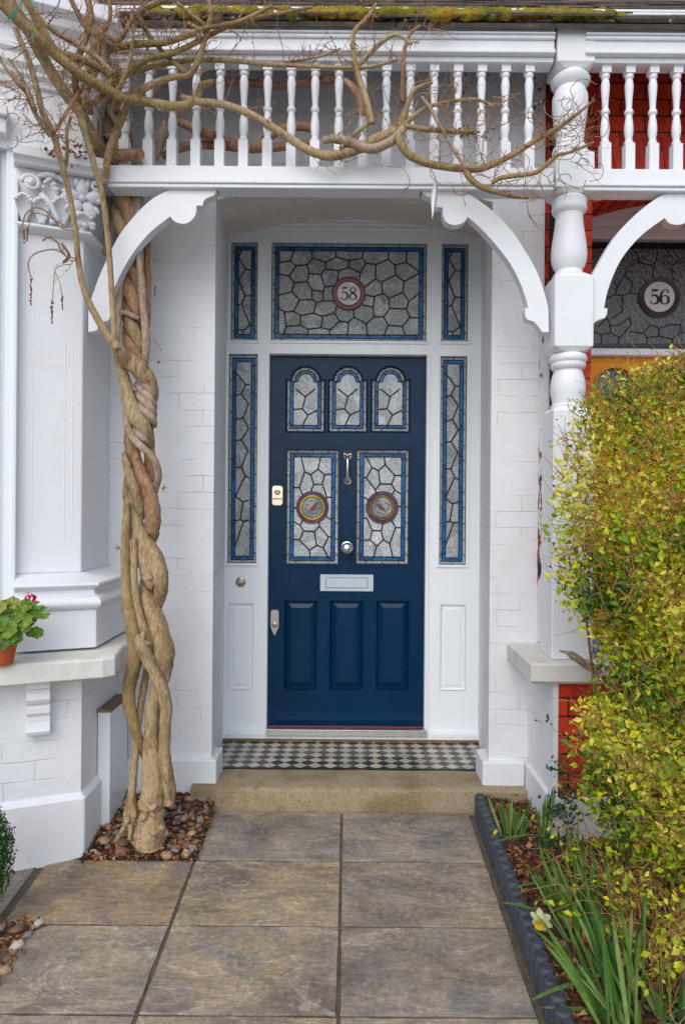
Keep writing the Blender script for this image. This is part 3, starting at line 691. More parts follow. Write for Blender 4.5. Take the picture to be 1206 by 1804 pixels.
for k, (r, ls) in enumerate(zip(GP, (gl, gr))):
    q_ = rect(*r, DD)
    pn = leaded(door, lambda i, q=q_: outline_rect(q, i), DGd, clampo(zl(ls, 490, 780, 4.824, DD), q_, .034), (.0190, .040))
    cc = P(490+(288 if k == 0 else 882)/4.824, 780+549/4.824, DD); cx, cz = cc.x, cc.z; s = DD/F/4.824
    mb = MB(); annulus(mb, cx, cz, 110*s, 134*s, DGd-.0035, DGd+.001); mb.build('mauve_ring', M['purple'], pn)
    mb = MB(); annulus(mb, cx, cz, 88*s, 108*s, DGd-.0036, DGd+.001); mb.build('amber_ring', M['yellow'] if k == 0 else M['amber_dark'], pn)
    mb = MB(); disc(mb, cx, cz, 88*s, DGd-.0034, DGd+.001); mb.build('roundel_glass', M['roundel'], pn)
    mb = MB()
    for ra in (88, 109, 135): annulus(mb, cx, cz, (ra-3)*s, (ra+3)*s, DGd-.0055, DGd)
    for pts in ([(-60,-50,3),(-20,-25,3),(20,0,3),(60,45,3)], [(-20,-25,3),(10,-55,2)], [(20,0,2.5),(62,-20,2)], [(-40,-38,2),(-70,-5,2)], [(10,-60,2),(50,-55,2)]) if k == 0 else ([(-70,30,3),(-20,0,3),(30,-40,4),(65,-65,3)], [(-20,0,2),(10,60,2)], [(30,-40,2),(70,0,2)], [(-60,-30,2),(0,-50,2)]):
        stroke(mb, [(x*s, z*s, w_*s) for x, z, w_ in pts], cx, cz, 1, DGd-.0047, sub=4)
    mb.build('roundel_lead', M['lead'], pn, fix=False)
    mb = MB()
    for px_, pz_, an in ([(-45,20,.6),(45,35,1.2),(62,-5,.2),(35,-50,2.4),(-30,-55,1.0),(-55,-15,2.0),(-10,52,.3)] if k == 0 else [(35,35,-.6),(60,20,.3),(-50,45,1.1),(45,-10,1.4),(-30,-45,.5),(10,-60,2.2),(-62,0,.8)]):
        dx, dz = cos(an)*16*s, sin(an)*16*s; ex, ez = -sin(an)*6*s, cos(an)*6*s; x, z = cx+px_*s, cz+pz_*s; y = DGd-.0052
        mb.quad(Vector((x-dx, y, z-dz)), Vector((x+ex, y, z+ez)), Vector((x+dx, y, z+dz)), Vector((x-ex, y, z-ez)))
    mb.build('painted_leaves', M['leaf_glass'], pn, fix=False)
    B = [(-28,-22),(5,-28),(22,-8),(30,18),(38,26),(30,38),(18,32),(2,8),(-14,-6)] if k == 0 else [(-52,22),(-30,32),(-12,22),(18,-8),(34,-30),(6,-26),(-22,-16),(-38,6)]
    mb = MB(); mb.plate([(cx+x*s, cz+z*s) for x, z in B], [], DGd-.0050, DGd-.003); mb.build('painted_bird', M['bird_red' if k == 0 else 'bird_brown'], pn)
# door furniture
mb = MB(); a, b, c, d = rect(564, 1012, 657, 1041, DD)
mb.plate([(a, b), (c, b), (c, d), (a, d)], [[(a+.030, b+.016), (c-.030, b+.016), (c-.030, d-.016), (a+.030, d-.016)]], DD-.010, DD-.0003)
lb = mb.build('letter_plate', M['letter'], door, bevel=.003)
mb = MB(); mb.box(a+.032, DD-.006, b+.018, c-.032, DD-.0005, d-.018); mb.build('letter_flap', M['letter'], lb, bevel=.003)
kn = P(611, 965, DD)
mb = MB()
def ylathe(mb, cx, cz, prof, n=24):  # prof (radius, y)
    mb.rings([[Vector((cx+r*cos(2*pi*j/n), y, cz+r*sin(2*pi*j/n))) for j in range(n)] for r, y in prof])
ylathe(mb, kn.x, kn.z, [(.034, DD-.0003), (.034, DD-.004), (.024, DD-.008), (.013, DD-.014), (.012, DD-.026), (.022, DD-.032), (.031, DD-.044), (.032, DD-.054), (.027, DD-.066), (.015, DD-.073), (.002, DD-.075)])
mb.build('door_knob', M['chrome'], door, smooth=True)
k1, k2 = P(612, 803, DD), P(612, 846, DD)
mb = MB()
ylathe(mb, k1.x, k1.z, [(.024, DD-.0003), (.024, DD-.006), (.018, DD-.011), (.010, DD-.020), (.002, DD-.024)])
ylathe(mb, k2.x, k2.z-.004, [(.022, DD-.0003), (.022, DD-.005), (.014, DD-.012), (.002, DD-.016)])
kp = mb.build('knocker_mount', M['chrome'], door, smooth=True)
mb = MB(); tube(mb, [(k1.x, DD-.022, k1.z-.004, .010), (k1.x, DD-.040, k1.z-.03, .0085), (k1.x, DD-.044, k1.z-.07, .007), (k1.x, DD-.040, k1.z-.105, .0085), (k2.x, DD-.026, k2.z+.006, .013), (k2.x, DD-.018, k2.z-.004, .012)], 12)
for sx_ in (-1, 1): mb.ellipsoid(Vector((k1.x+sx_*.017, DD-.014, k1.z+.008)), (Vector((.009, 0, 0)), Vector((0, .008, 0)), Vector((0, 0, .009))), 10, 6)
mb.build('door_knocker', M['chrome'], door, smooth='all')
a, b, c, d = rect(480, 856, 498, 890, DD)
mb = MB(); mb.plate([(a, b+.01), (a+.008, b), (c-.008, b), (c, b+.01), (c, d-.008), (c-.01, d), (a+.01, d), (a, d-.008)], [], DD-.014, DD-.0003)
lk = mb.build('rim_lock', M['chrome'], door, bevel=.003)
mb = MB(); ylathe(mb, (a+c)/2, (b+d)/2+.018, [(.016, DD-.0143), (.016, DD-.019), (.011, DD-.021), (.010, DD-.018), (.003, DD-.018)]); mb.box(a+.002, DD-.017, b+.030, c-.002, DD-.0143, b+.040); mb.build('keyhole', M['nickel'], lk)
a, b, c, d = rect(477, 1074, 491, 1118, DD)
mb = MB(); mb.plate([((a+c)/2-.004, b), ((a+c)/2+.004, b), (c, b+.045), (c, d-.008), (c-.01, d), (a+.01, d), (a, d-.008), (a, b+.045)], [], DD-.010, DD-.0003)
lk = mb.build('lower_lock', M['chrome'], door, bevel=.003)
mb = MB(); ylathe(mb, (a+c)/2, (b+d)/2-.014, [(.015, DD-.0103), (.015, DD-.015), (.009, DD-.017), (.008, DD-.014), (.003, DD-.014)]); mb.build('keyhole', M['nickel'], lk)
# bell push on surround
bp = P(424, 1025, DF)
bell = thing('door_bell', 'round aged metal bell push left of the navy door', 'doorbell')
mb = MB(); ylathe(mb, bp.x, bp.z, [(.027, DF-.0003), (.027, DF-.004), (.020, DF-.009), (.014, DF-.0095), (.013, DF-.006), (.012, DF-.006)]); mb.build('bell_plate', M['nickel'], bell, smooth=True)
mb = MB(); ylathe(mb, bp.x, bp.z, [(.0105, DF-.0061), (.0105, DF-.010), (.008, DF-.012), (.002, DF-.0125)]); mb.build('bell_button', M['alu'], bell, smooth=True)

# ================================================================== PORCH
DP = 2.79
balu = thing('porch_balustrade', 'long white spindle frieze hung above the navy door', 'balustrade')
XBL, XBR = P(190, 310, DP).x, P(966, 310, DP).x
zr1, zr0 = P(580, 293, DP).z, P(580, 327, DP).z
zb0, zb1 = P(700, 97, DP).z, P(700, 34, DP).z
def rails(xa, xb, par):
    mb = MB(); mb.box(xa, DP, zr0+.018, xb, DP+.085, zr1); mb.box(xa, DP-.010, zr0+.004, xb, DP+.095, zr0+.0178); mb.box(xa, DP-.002, zr0-.012, xb, DP+.087, zr0+.0038)
    mb.build('bottom_rail', M['joinery'], par, bevel=.004)
    mb = MB(); h = zb1-zb0
    mb.box(xa, DP, zb0+h*.15, xb, DP+.1, zb1+.05); mb.box(xa, DP-.012, zb0+h*.44, xb, DP-.0002, zb0+h*.54); mb.box(xa, DP-.020, zb0+h*.545, xb, DP-.0002, zb0+h*.60)
    mb.box(xa, DP-.016, zb0+h*.03, xb, DP+.1, zb0+h*.148); mb.box(xa, DP+.01, zb0-.018, xb, DP+.08, zb0+h*.028)
    mb.box(xa, DP-.012, zb0+h*.92, xb, DP-.0002, zb1+.03)
    mb.build('top_beam', M['joinery'], par, bevel=.005)
rails(XBL, XBR+.02, balu)
def sq(mb, cx, cy, hw, z0, z1): mb.box(cx-hw, cy-hw, z0, cx+hw, cy+hw, z1)
sB = 2.83/F
def zy(y, px=600, D=2.83): return P(px, y, D).z
bprof = [(6.5, 252), (7.6, 249), (7.8, 246), (5.6, 243), (6.4, 238), (7.8, 229), (7.9, 222), (7.0, 212), (5.6, 203), (5.2, 199), (7.3, 197), (7.8, 194), (7.3, 191), (5.3, 189), (5.2, 184), (5.9, 172), (7.2, 156), (7.6, 148), (6.8, 141), (5.2, 136), (7.2, 134), (7.6, 131), (6.9, 128), (6.3, 126)]
zoff = 0
bc = 2.833
base_b = None
def baluster(px, par):
    global base_b
    cx = P(px, 190, bc).x
    if base_b is None:
        mb = MB(); s = bc/F
        sq(mb, 0, 0, 8.3*s, zr1-.002, zy(251)); mb.lathe(0, 0, [(r*s, zy(y)) for r, y in bprof], 20); sq(mb, 0, 0, 8.0*s, zy(127), zb0-.017)
        base_b = mb.build('baluster', M['joinery'], par, smooth=True); base_b.location = (cx, bc, 0); return
    o = base_b.copy(); COL.objects.link(o); o.parent = par; o.location = (cx, bc, 0)
for k in range(18): baluster(221+41.75*k, balu)
balr = thing('porch_balustrade', 'short white spindle frieze over the red brick, right of the post', 'balustrade')
rails(P(1036, 310, DP).x-.02, 2.3, balr)
for k in range(14): baluster(1065+41.75*k, balr)
# post
post = thing('porch_post', 'white turned timber porch post standing on the stone coping', 'post')
cxp = P(1000, 500, 2.87).x; cyp = 2.865; sp = 2.80/F
def zq(y): return P(1000, y, 2.80).z
zb = .752
mb = MB()
def blk(y0, y1, hw, ch=.018):
    z0, z1 = (zq(y0) if y0 < 2000 else zb), zq(y1); h = hw*sp
    def r(hh, z, k=.004): return [Vector((cxp+sx*hh-(sx*k if e else 0), cyp+sy*hh-(0 if e else sy*k), z)) for sx, sy, e in ((-1,-1,0),(-1,-1,1),(1,-1,1),(1,-1,0),(1,1,0),(1,1,1),(-1,1,1),(-1,1,0))]
    rr = []
    if y0 < 2000: rr += [r(h*.82, z0, h*.25)]
    rr += [r(h, z0+(ch if y0 < 2000 else 0)), r(h, z1-ch), r(h*.82, z1, h*.25)]
    mb = MB(); mb.rings(rr); mb.build('post_block', M['joinery'], post, bevel=.002)
blk(2001, 716, 35.5); blk(618, 480, 34); blk(338, 262, 33.5); blk(118, 20, 33.5)
mb = MB()
pl = [(27, 720), (30, 716), (30.5, 712), (27, 709), (27.5, 704), (30, 692), (31, 680), (29.5, 665), (25.5, 652), (24, 648), (29, 645), (31, 640), (30, 635), (32.5, 632), (33.5, 627), (32, 622), (26, 617)]
mb.lathe(cxp, cyp, [(r*sp, zq(y)) for r, y in pl], 32); mb.build('post_turning', M['joinery'], post, smooth=True); mb = MB()
pl = [(26, 484), (29, 479), (24, 472), (22.5, 469), (27, 462), (30.5, 452), (31.6, 441), (30.5, 425), (28, 408), (25.5, 390), (23.8, 374), (24, 368), (29.5, 363), (31.3, 358), (30, 352), (31, 347), (31.5, 343), (28, 339), (24, 335)]
mb.lathe(cxp, cyp, [(r*sp, zq(y)) for r, y in pl], 32); mb.build('post_turning', M['joinery'], post, smooth=True); mb = MB()
pl = [(24, 266), (30, 260), (31, 254), (29, 248), (25, 243), (24, 238), (25.5, 222), (29, 195), (31.5, 172), (31, 156), (27, 146), (25.5, 142), (30, 138), (34, 131), (34.5, 126), (31, 121), (26, 114)]
mb.lathe(cxp, cyp, [(r*sp, zq(y)) for r, y in pl], 32)
mb.build('post_turning', M['joinery'], post, smooth=True)
# brackets
def bracket(px, label):
    DB = 2.81
    pts = [P(x, y, DB) for x, y in px]; pts = [(p.x, min(p.z, zr0-.0125)) for p in pts]
    q = []
    for i, p in enumerate(pts):
        q.append(p)
    ar = sum(q[i][0]*q[(i+1) % len(q)][1]-q[(i+1) % len(q)][0]*q[i][1] for i in range(len(q)))
    if ar < 0: q = q[::-1]
    mb = MB(); mb.plate(q, [], DB-.0, DB+.05)
    o = mb.build('porch_bracket', M['joinery'], None, bevel=.004)
    return tag(o, label, 'bracket', 'curved brackets under the spindle frieze')
def sm(pts, sub=4): return smooth_path(pts, sub)
bracket(sm([(318,326),(290,338),(265,353),(240,377),(216,406),(200,433),(186,462),(175,487),(166,512),(159,532),(156,548)])+[(156,585),(171,582)]+sm([(171,582),(175,572),(181,567),(190,565),(194,558),(196,549)])+[(196,541),(192,541)]+sm([(192,541),(200,512),(214,480),(237,442),(265,409),(300,381)])+sm([(300,381),(306,389),(315,393),(325,394),(335,390),(343,381),(346,370),(346,362)])+[(357,362)]+sm([(357,362),(359,354),(366,348),(376,344),(381,336),(383,327)]), 'white curved bracket at the left, behind the vine')
bracket(sm([(797,329),(824,341),(864,369),(898,403),(925,443),(945,479),(958,515),(965,542)])+[(966,585),(954,585)]+sm([(954,585),(948,576),(940,567),(929,563),(925,557),(924,549)])+[(924,543),(930,543)]+sm([(930,543),(922,515),(909,484),(891,454),(864,421),(842,398),(823,382)])+sm([(823,382),(818,390),(808,395),(797,396),(786,391),(780,380),(779,365)])+[(769,365)]+sm([(769,365),(766,355),(758,348),(748,343),(743,337),(741,329)]), 'white curved bracket left of the turned post')
bracket(sm([(1203,330),(1175,338),(1130,368),(1086,412),(1057,459),(1039,495),(1034,518)])+[(1031,585),(1040,585)]+sm([(1040,585),(1042,574),(1052,564),(1064,560),(1068,553)])+[(1069,543),(1063,543)]+sm([(1063,543),(1071,507),(1092,459),(1122,421),(1151,397),(1170,384)])+sm([(1170,384),(1178,393),(1192,396),(1206,392),(1214,381),(1216,365)])+[(1226,365)]+sm([(1226,365),(1230,354),(1240,345),(1252,338),(1256,330)]), 'white curved bracket right of the turned post')
# porch roof with slates and moss
roof = thing('porch_roof', 'mossy slate lean-to porch roof above the beam', 'roof')
DE = 2.745; ze = P(700, 37, DE).z
sl_ = radians(43)
def rp(x, s, up=0): return Vector((x, DE+s*cos(sl_)-up*sin(sl_), ze+s*sin(sl_)+up*cos(sl_)))
mb = MB(); mb.rings([[rp(-1.25, 0, -.02), rp(2.4, 0, -.02), rp(2.4, 0, -.004), rp(-1.25, 0, -.004)], [rp(-1.25, .68, -.02), rp(2.4, .68, -.02), rp(2.4, .68, -.004), rp(-1.25, .68, -.004)]]); mb.build('roof_boarding', M['slate'], roof)
mb = MB(); rs = random.Random(3)
for row in range(6):
    x = -1.2+(row % 2)*.12+rs.uniform(0, .04)
    while x < 2.3:
        wd = rs.uniform(.22, .27); lift = .006+rs.uniform(0, .010); s0 = -.012+row*.085+rs.uniform(-.008, .006); th = rs.uniform(.006, .010)
        a_ = [rp(x+.003, s0+rs.uniform(-.004, .004), lift+.008), rp(x+wd/2, s0-.003+rs.uniform(-.004, .004), lift+.008), rp(x+wd-.003, s0+rs.uniform(-.004, .004), lift+.008), rp(x+wd-.003, s0+.2, .002), rp(x+.003, s0+.2, .002)]
        b_2 = [p+Vector((0, -sin(sl_), cos(sl_)))*th for p in a_]
        mb.rings([a_, b_2]); x += wd
mb.build('slates', M['slate'], roof)
mb = MB(); rs = random.Random(5)
for k in range(900):
    x = rs.gauss(.35, .5) if k % 3 else rs.uniform(-.8, 1.0)
    if x < -1.0 or x > 1.08: continue
    s = rs.uniform(.0, .16)+.03*noise.noise(Vector((x*4, 0, 0))); r = rs.uniform(.006, .020)*(1.25 if s < .09 else .9)
    if noise.noise(Vector((x*3.1, s*8, 4))) < -.12: continue
    cc = rp(x, s, .018); mb.ellipsoid(cc, (Vector((r*1.5, 0, 0)), Vector((0, r, 0)), Vector((0, 0, r*.8))), 7, 5, rough=.5, seed=k)
mo = mb.build('moss', M['moss'], None, smooth='all'); tag(mo, 'green and orange moss growing along the slate eave', 'moss', kind='stuff')

# ================================================================== BAY
bay = thing('bay_window', 'white bay with pilaster and deep sill beside the vine', 'bay window')
t22 = radians(22); T = Vector((-cos(t22), -sin(t22))); 
Bc = Vector((-1.05, 2.715)); Pc = Vector((-1.012, 2.765))
def sweep(mb, prof, corner, ln=1.3, back=3.139, start=0.0):
    """prof: (outward offset, z); path wall -> corner -> left along the canted face"""
    n1 = Vector((1, 0)); n2 = Vector((sin(t22), -cos(t22))); mit = (n1+n2); mit = mit/(mit.dot(n1))
    R = []
    for base, nrm in ((Vector((corner.x, back)), n1), (corner, mit), (corner+T*ln, n2)):
        R.append([Vector((base.x+nrm.x*o, base.y+nrm.y*o, z)) for o, z in prof])
    mb.rings(R, close=True)
def rb(mb, z0, z1, corner, off=0.0, ln=1.3): sweep(mb, [(off-.06, z0), (off, z0), (off, z1), (off-.06, z1)], corner, ln)
mb = MB(); rb(mb, -.25, .705, Bc); mb.build('lower_wall', M['wbrick'], bay)
mb = MB(); sweep(mb, [(-.05, -.3), (.020, -.3), (.022, .205), (.004, .226), (-.05, .226)], Bc); mb.build('plinth', M['stone'], bay, bevel=.006)
mb = MB()   # sill as a plan polygon with a cut-off right end
n2 = Vector((sin(t22), -cos(t22)))
a = Bc+n2*.085; pl_ = [(-.93, 3.139), (-.93, 2.86), (-.90, 2.66), (-.935, 2.625)]; e = a+T*1.3; a0 = Vector((-.935, 2.625)); e = a0+T*1.35
pl_ += [(e.x, e.y), (e.x-.4, e.y+.6), (-1.2, 3.139)]
def sill_ring(z, g): 
    c_ = Vector((-1.3, 2.8)); return [Vector((x+(g if i < 4 else 0)*(.7 if i < 3 else .3), y-(g if 2 <= i < 5 else 0), z)) for i, (x, y) in enumerate(pl_)]
mb.rings([sill_ring(.700, -.004), sill_ring(.706, 0), sill_ring(.768, 0), sill_ring(.777, -.006), sill_ring(.780, -.02)])
mb.build('sill', M['sill'], bay, bevel=.003)
mb = MB(); rb(mb, .778, 3.2, Bc, -.13); mb.build('upper_wall', M['stone'], bay)
mb = MB(); rb(mb, .79, .945, Pc, 0, .30); pb = mb.build('pilaster_base', M['stone'], bay, bevel=.004)
mb = MB()
pr = [(-.14, .945)] + [(.004+.020*sin(pi*k/8), .946+.052*k/8) for k in range(9)] + [(-.004, 1.000), (-.012, 1.010), (-.014, 1.022), (-.006, 1.030)] + [(.0+.012*sin(pi*k/6), 1.032+.026*k/6) for k in range(7)] + [(-.026, 1.062), (-.050, 1.072), (-.084, 1.088), (-.14, 1.088)]
sweep(mb, pr, Pc, .30); mb.build('pilaster_torus', M['stone'], bay, smooth=True)
mb = MB(); rb(mb, 1.088, 2.46, Pc, -.085, .31); sh = mb.build('pilaster_shaft', M['stone'], bay, bevel=.006)
def onface(s, o, z, corner=Pc): q = corner+T*s+n2*o; return Vector((q.x, q.y, z))
mb = MB()   # panel moulding on the shaft face, round at its foot
for fa, fb in ((.245, .275), (.095, .125)):
    fm, fh = (fa+fb)/2, (fb-fa)/2
    path = [onface(fa, -.0855, 2.28-.2*k) for k in range(6)] + [onface(fm-fh*cos(pi*k/8), -.0855, 1.245-fh*1.3*sin(pi*k/8)) for k in range(9)] + [onface(fb, -.0855, 1.28+.2*k) for k in range(6)] + [onface(fm+fh*cos(pi*k/8), -.0855, 2.30+fh*1.3*sin(pi*k/8)) for k in range(9)]
    tube(mb, [(p.x, p.y, p.z, .0018) for p in path], 8, sub=1)
mb.build('panel_bead', M['stone'], sh, smooth='all')
mb = MB(); sweep(mb, [(-.14, 2.452)] + [(-.075+.032*sin(pi*k/8), 2.455+.042*k/8) for k in range(9)] + [(-.14, 2.50)], Pc, .31); mb.build('astragal', M['stone'], bay, smooth=True)
# capital: core + carved leaves, scroll and flower
cap = MB(); sweep(cap, [(-.14, 2.49), (-.078, 2.49), (-.070, 2.60), (-.030, 2.69), (-.14, 2.69)], Pc, .31)
def ell(s, o, z, rs_, ro, rz, tilt=0):
    ts = Vector((T.x, T.y, 0)); up = Vector((0, 0, 1)); A = (ts*cos(tilt)+up*sin(tilt))*rs_; C = (up*cos(tilt)-ts*sin(tilt))*rz; Bn = Vector((n2.x, n2.y, 0))*ro*1.2
    cap.ellipsoid(onface(s+.03, o-.034, z), (A, Bn, C), 12, 8)
# flower with lobed petals on the right, rosette
fx, fz = .035, 2.605
for k in range(5):
    an = 2*pi*k/5+.3; ell(fx+.045*cos(an), .0, fz+.045*sin(an), .036, .018, .024, an)
    for q in (-1, 0, 1): ell(fx+.066*cos(an+q*.32), .004, fz+.066*sin(an+q*.32), .018, .013, .010, an)
ell(fx, .014, fz, .014, .014, .014)
# scroll on the left
def spiral(s0, z0, r0, turns, flip=1, ro=.010, o=.012):
    pts = []
    for k in range(26):
        a_ = k/25*turns*2*pi; r = r0*(1-.75*k/25); p = onface(s0+.03+flip*r*cos(a_), o-.032+.008*k/25, z0+r*sin(a_)); pts.append((p.x, p.y, p.z, ro*(1-.4*k/25)))
    tube(cap, pts, 8, sub=1)
spiral(.222, 2.632, .034, 1.6); ell(.222, .02, 2.632, .014, .014, .014)
spiral(-.018, 2.66, .022, 1.4, -1, .008, .01)
for (a_, b2_) in (((.20, 2.665), (.10, 2.66)), ((.19, 2.60), (.12, 2.50))):
    p0, p1 = onface(a_[0]+.03, -.028, a_[1]), onface(b2_[0]+.03, -.032, b2_[1]); pm = (p0+p1)/2+Vector((0, -.006, .018))
    tube(cap, [(*p0, .009), (*pm, .012), (*p1, .007)], 8)
# acanthus leaves: fans of ribs
def acanthus(s0, z0, hgt, wid, lean=0):
    for k in range(7):
        f = (k-3)/3; pts = []
        for j in range(7):
            t = j/6; p = onface(s0+.03+f*wid*sin(t*1.5)*.9+lean*t, -.064+.012*sin(t*pi*.5)+.030*t**3, z0+hgt*(t**.8)*(1-.22*f*f)); pts.append((p.x, p.y, p.z, .0105*(1-.55*t)+.001))
        tube(cap, pts, 6, sub=2)
        p = pts[-1]; cap.ellipsoid(Vector(p[:3]), (Vector((.010, 0, 0)), Vector((0, .009, 0)), Vector((0, 0, .008))), 8, 6)
acanthus(.11, 2.495, .10, .035); acanthus(.185, 2.495, .085, .03); acanthus(.03, 2.49, .055, .032); acanthus(.25, 2.495, .09, .03); acanthus(.145, 2.50, .16, .028, .01)
for k in range(14): ell(random.uniform(-.01, .07), random.uniform(-.02, 0), random.uniform(2.50, 2.54), .012, .010, .010)
cap.build('capital', M['stone'], bay, smooth='all')
mb = MB(); sweep(mb, [(-.09, 2.693), (.004, 2.693), (.010, 2.705), (.018, 2.712), (.030, 2.716), (.032, 2.755), (.022, 2.762), (-.09, 2.763)], Pc, .315); mb.build('abacus', M['stone'], bay, bevel=.003)
mb = MB(); sweep(mb, [(-.12, 2.764), (-.045, 2.764), (-.045, 3.04), (-.12, 3.04)], Pc, 1.3); mb.build('frieze', M['stone'], bay)
mb = MB(); sweep(mb, [(-.12, 3.02), (-.030, 3.02), (-.026, 3.045), (-.010, 3.052), (-.010, 3.068), (.008, 3.085), (.008, 3.115), (.020, 3.13), (.020, 3.15), (.004, 3.16), (.004, 3.22), (.045, 3.235), (.055, 3.26), (.085, 3.28), (.085, 3.34), (-.12, 3.36)], Pc, 1.3); mb.build('cornice', M['stone'], bay, bevel=.003)
mb = MB(); 
q0 = onface(.36, -.05, 2.83); 
def obox(mb, s0, s1, o0, o1, z0, z1, corner=Pc):
    mb.rings([[onface(s0, o0, z, corner), onface(s1, o0, z, corner), onface(s1, o1, z, corner), onface(s0, o1, z, corner)] for z in (z0, z1)])
obox(mb, .335, .9, -.10, .02, 2.86, 2.90); obox(mb, .34, .9, -.10, .0, 2.80, 2.859); mb.build('impost', M['stone'], bay, bevel=.005)
mb = MB(); obox(mb, .315, .345, -.14, -.06, .79, 2.80); obox(mb, .345, .37, -.14, -.085, .79, 2.80); obox(mb, .30, .318, -.14, -.045, .79, 2.69); mb.build('window_frame', M['frame'], bay, bevel=.004)
mb = MB(); obox(mb, .3705, 1.2, -.100, -.092, .85, 2.74); mb.build('window_glass', mat('bay_window_glass', (.02, .025, .03), .05, .6), bay)
mb = MB(); obox(mb, .3705, 1.2, -.0915, -.06, .79, .86); obox(mb, .3705, 1.2, -.0915, -.06, 2.73, 2.80); obox(mb, .3705, 1.2, -.0915, -.065, 1.76, 1.80); obox(mb, .3705, .41, -.0915, -.062, .8605, 1.7595); obox(mb, .3705, .41, -.0915, -.062, 1.8005, 2.7295); mb.build('window_sash', M['frame'], bay)
# corbel under the sill
mb = MB(); S0 = .36
def corb(pr, s0, s1):
    mb.rings([[onface(s, o, z, Bc) for o, z in pr] for s in (s0, s1)])
zc_ = .70
pr = [(-.01, zc_), (.078, zc_), (.078, .668), (.066, .664), (.064, .650), (.070, .625), (.060, .606), (.050, .604), (.050, .596), (.052, .590), (.052, .566), (.044, .562), (.040, .552), (.040, .53), (.046, .508), (.052, .498), (.046, .484), (.030, .478), (-.01, .476)]
s_c = .112; corb(pr, s_c, s_c+.085); mb.build('corbel', M['stone'], bay, bevel=.003)
# boxed pipe
bx = thing('pipe_box', 'narrow white boxed-in pipe with wooden cap beside the bay', 'pipe box')
xa, xb = -1.047, P(193, 1350, 2.88).x; zt_ = P(185, 1250, 2.88).z
mb = MB(); mb.box(xa, 2.885, -.02, xb, DW-.025, zt_-.012); mb.build('casing', M['frame'], bx, bevel=.003)
mb = MB(); mb.box(xa, 2.875, zt_-.0118, xb+.008, DW-.025, zt_); mb.build('cap', M['pipe_top'], bx, bevel=.002)

# ================================================================== RED BRICK NEIGHBOUR
nb = thing('red_brick_house', 'red brick house front beyond the turned post', 'house')
XJ = P(1041, 600, DW).x
mb = MB(); zn0 = P(1040, 358, DW).z
na = []
for k in range(25):
    t = k/24; x = XJ+t*1.30; na.append((x, zn0+.115*(1-(2*t-1)**2)))
mb.plate([(XW, -.1), (XJ, -.1)] + na + [(XJ+1.30, -.1), (4.2, -.1), (4.2, 6.4), (XW, 6.4)], [], DW+.004, DW+.03)
mb.build('wall', M['rbrick'], nb)
mb = MB(); mb.quad(Vector((XJ+.0005, DW+.03, -.1)), Vector((XJ+.0005, DW+.03, zn0)), Vector((XJ, 3.70, zn0)), Vector((XJ, 3.70, -.1))); mb.quad(Vector((XJ+1.30, DW+.03, -.1)), Vector((XJ+1.30, DW+.03, zn0)), Vector((XJ+1.30, 3.70, zn0)), Vector((XJ+1.30, 3.70, -.1))); mb.build('door_reveal', M['rbrick'], nb)
# arch of separate voussoirs (front face ring + soffit rows)
mb = MB(); rs = random.Random(2)
nv = 19
mbm = MB()
def apt(t, r): # t in 0..1 along arc, r radial
    x = XJ+t*1.30; z = zn0+.115*(1-(2*t-1)**2); sl2 = .115*4*(1-2*t)/1.30*1.0; nrm = Vector((-sl2, 1)).normalized()
    return Vector((x+nrm.x*r, z+nrm.y*r))
for k in range(nv):
    t0, t1 = k/nv+.0035, (k+1)/nv-.0035
    for r0, r1, d0, d1 in ((0, .215, DW-.001, DW+.108), (0, .1, DW+.114, DW+.215)):
        c_ = [rs.uniform(.48, .68), rs.uniform(.028, .055), .014]
        a_, b2_, c2_, d2_ = apt(t0, r0), apt(t1, r0), apt(t1, r1), apt(t0, r1)
        mb.rings([[Vector((q.x, y, q.y)) for q in (a_, b2_, c2_, d2_)] for y in (d0, d1)], col=tuple(c_))
mb.build('brick_arch', M['voussoir'], nb, bevel=.002)
R = [[Vector((apt(k/24, .004).x, y, apt(k/24, .004).y)) for k in range(25)] for y in (DW, 3.36)]
mbm.rings(R, close=False); mbm.rings([[Vector((apt(k/24, .006).x, y, apt(k/24, .006).y)) for k in range(25)] for y in (3.358, 3.36)], close=False); mbm.build('arch_mortar', M['lead'], nb)
# ragged painted corner where white paint meets red brick
def ragged():
    m = mat('flaking_white_paint', (.8, .8, .8), .7); v = coords(m, scale=(1, 1, .22)); f = noi(m, v, 34, 6, .7)
    k = ramp(m, f, [(.56, (0, 0, 0)), (.60, (1, 1, 1))]); rd = ramp(m, noi(m, coords(m), 22, 3), [(.42, (.04, .03, .04)), (.55, (.32, .03, .015))])
    setc(m, mixc(m, k, (.74, .74, .75), rd)); setn(m, bump(m, f, .8, .01)); return m
M['ragged'] = ragged()
mb = MB(); zt2 = P(958, 585, DW).z
mb.box(XW-.022, DW-.012, zb-.0, XW+.026, DW-.0002, zt2)
mb.build('flaking_edge', M['ragged'], house)
mb = MB(); xx = P(972, 450, DW).x; mb.box(xx-.012, DW-.02, 1.0, xx+.022, DW+.0035, P(972, 300, DW).z+1); mb.build('dark_joint', M['lead'], nb)
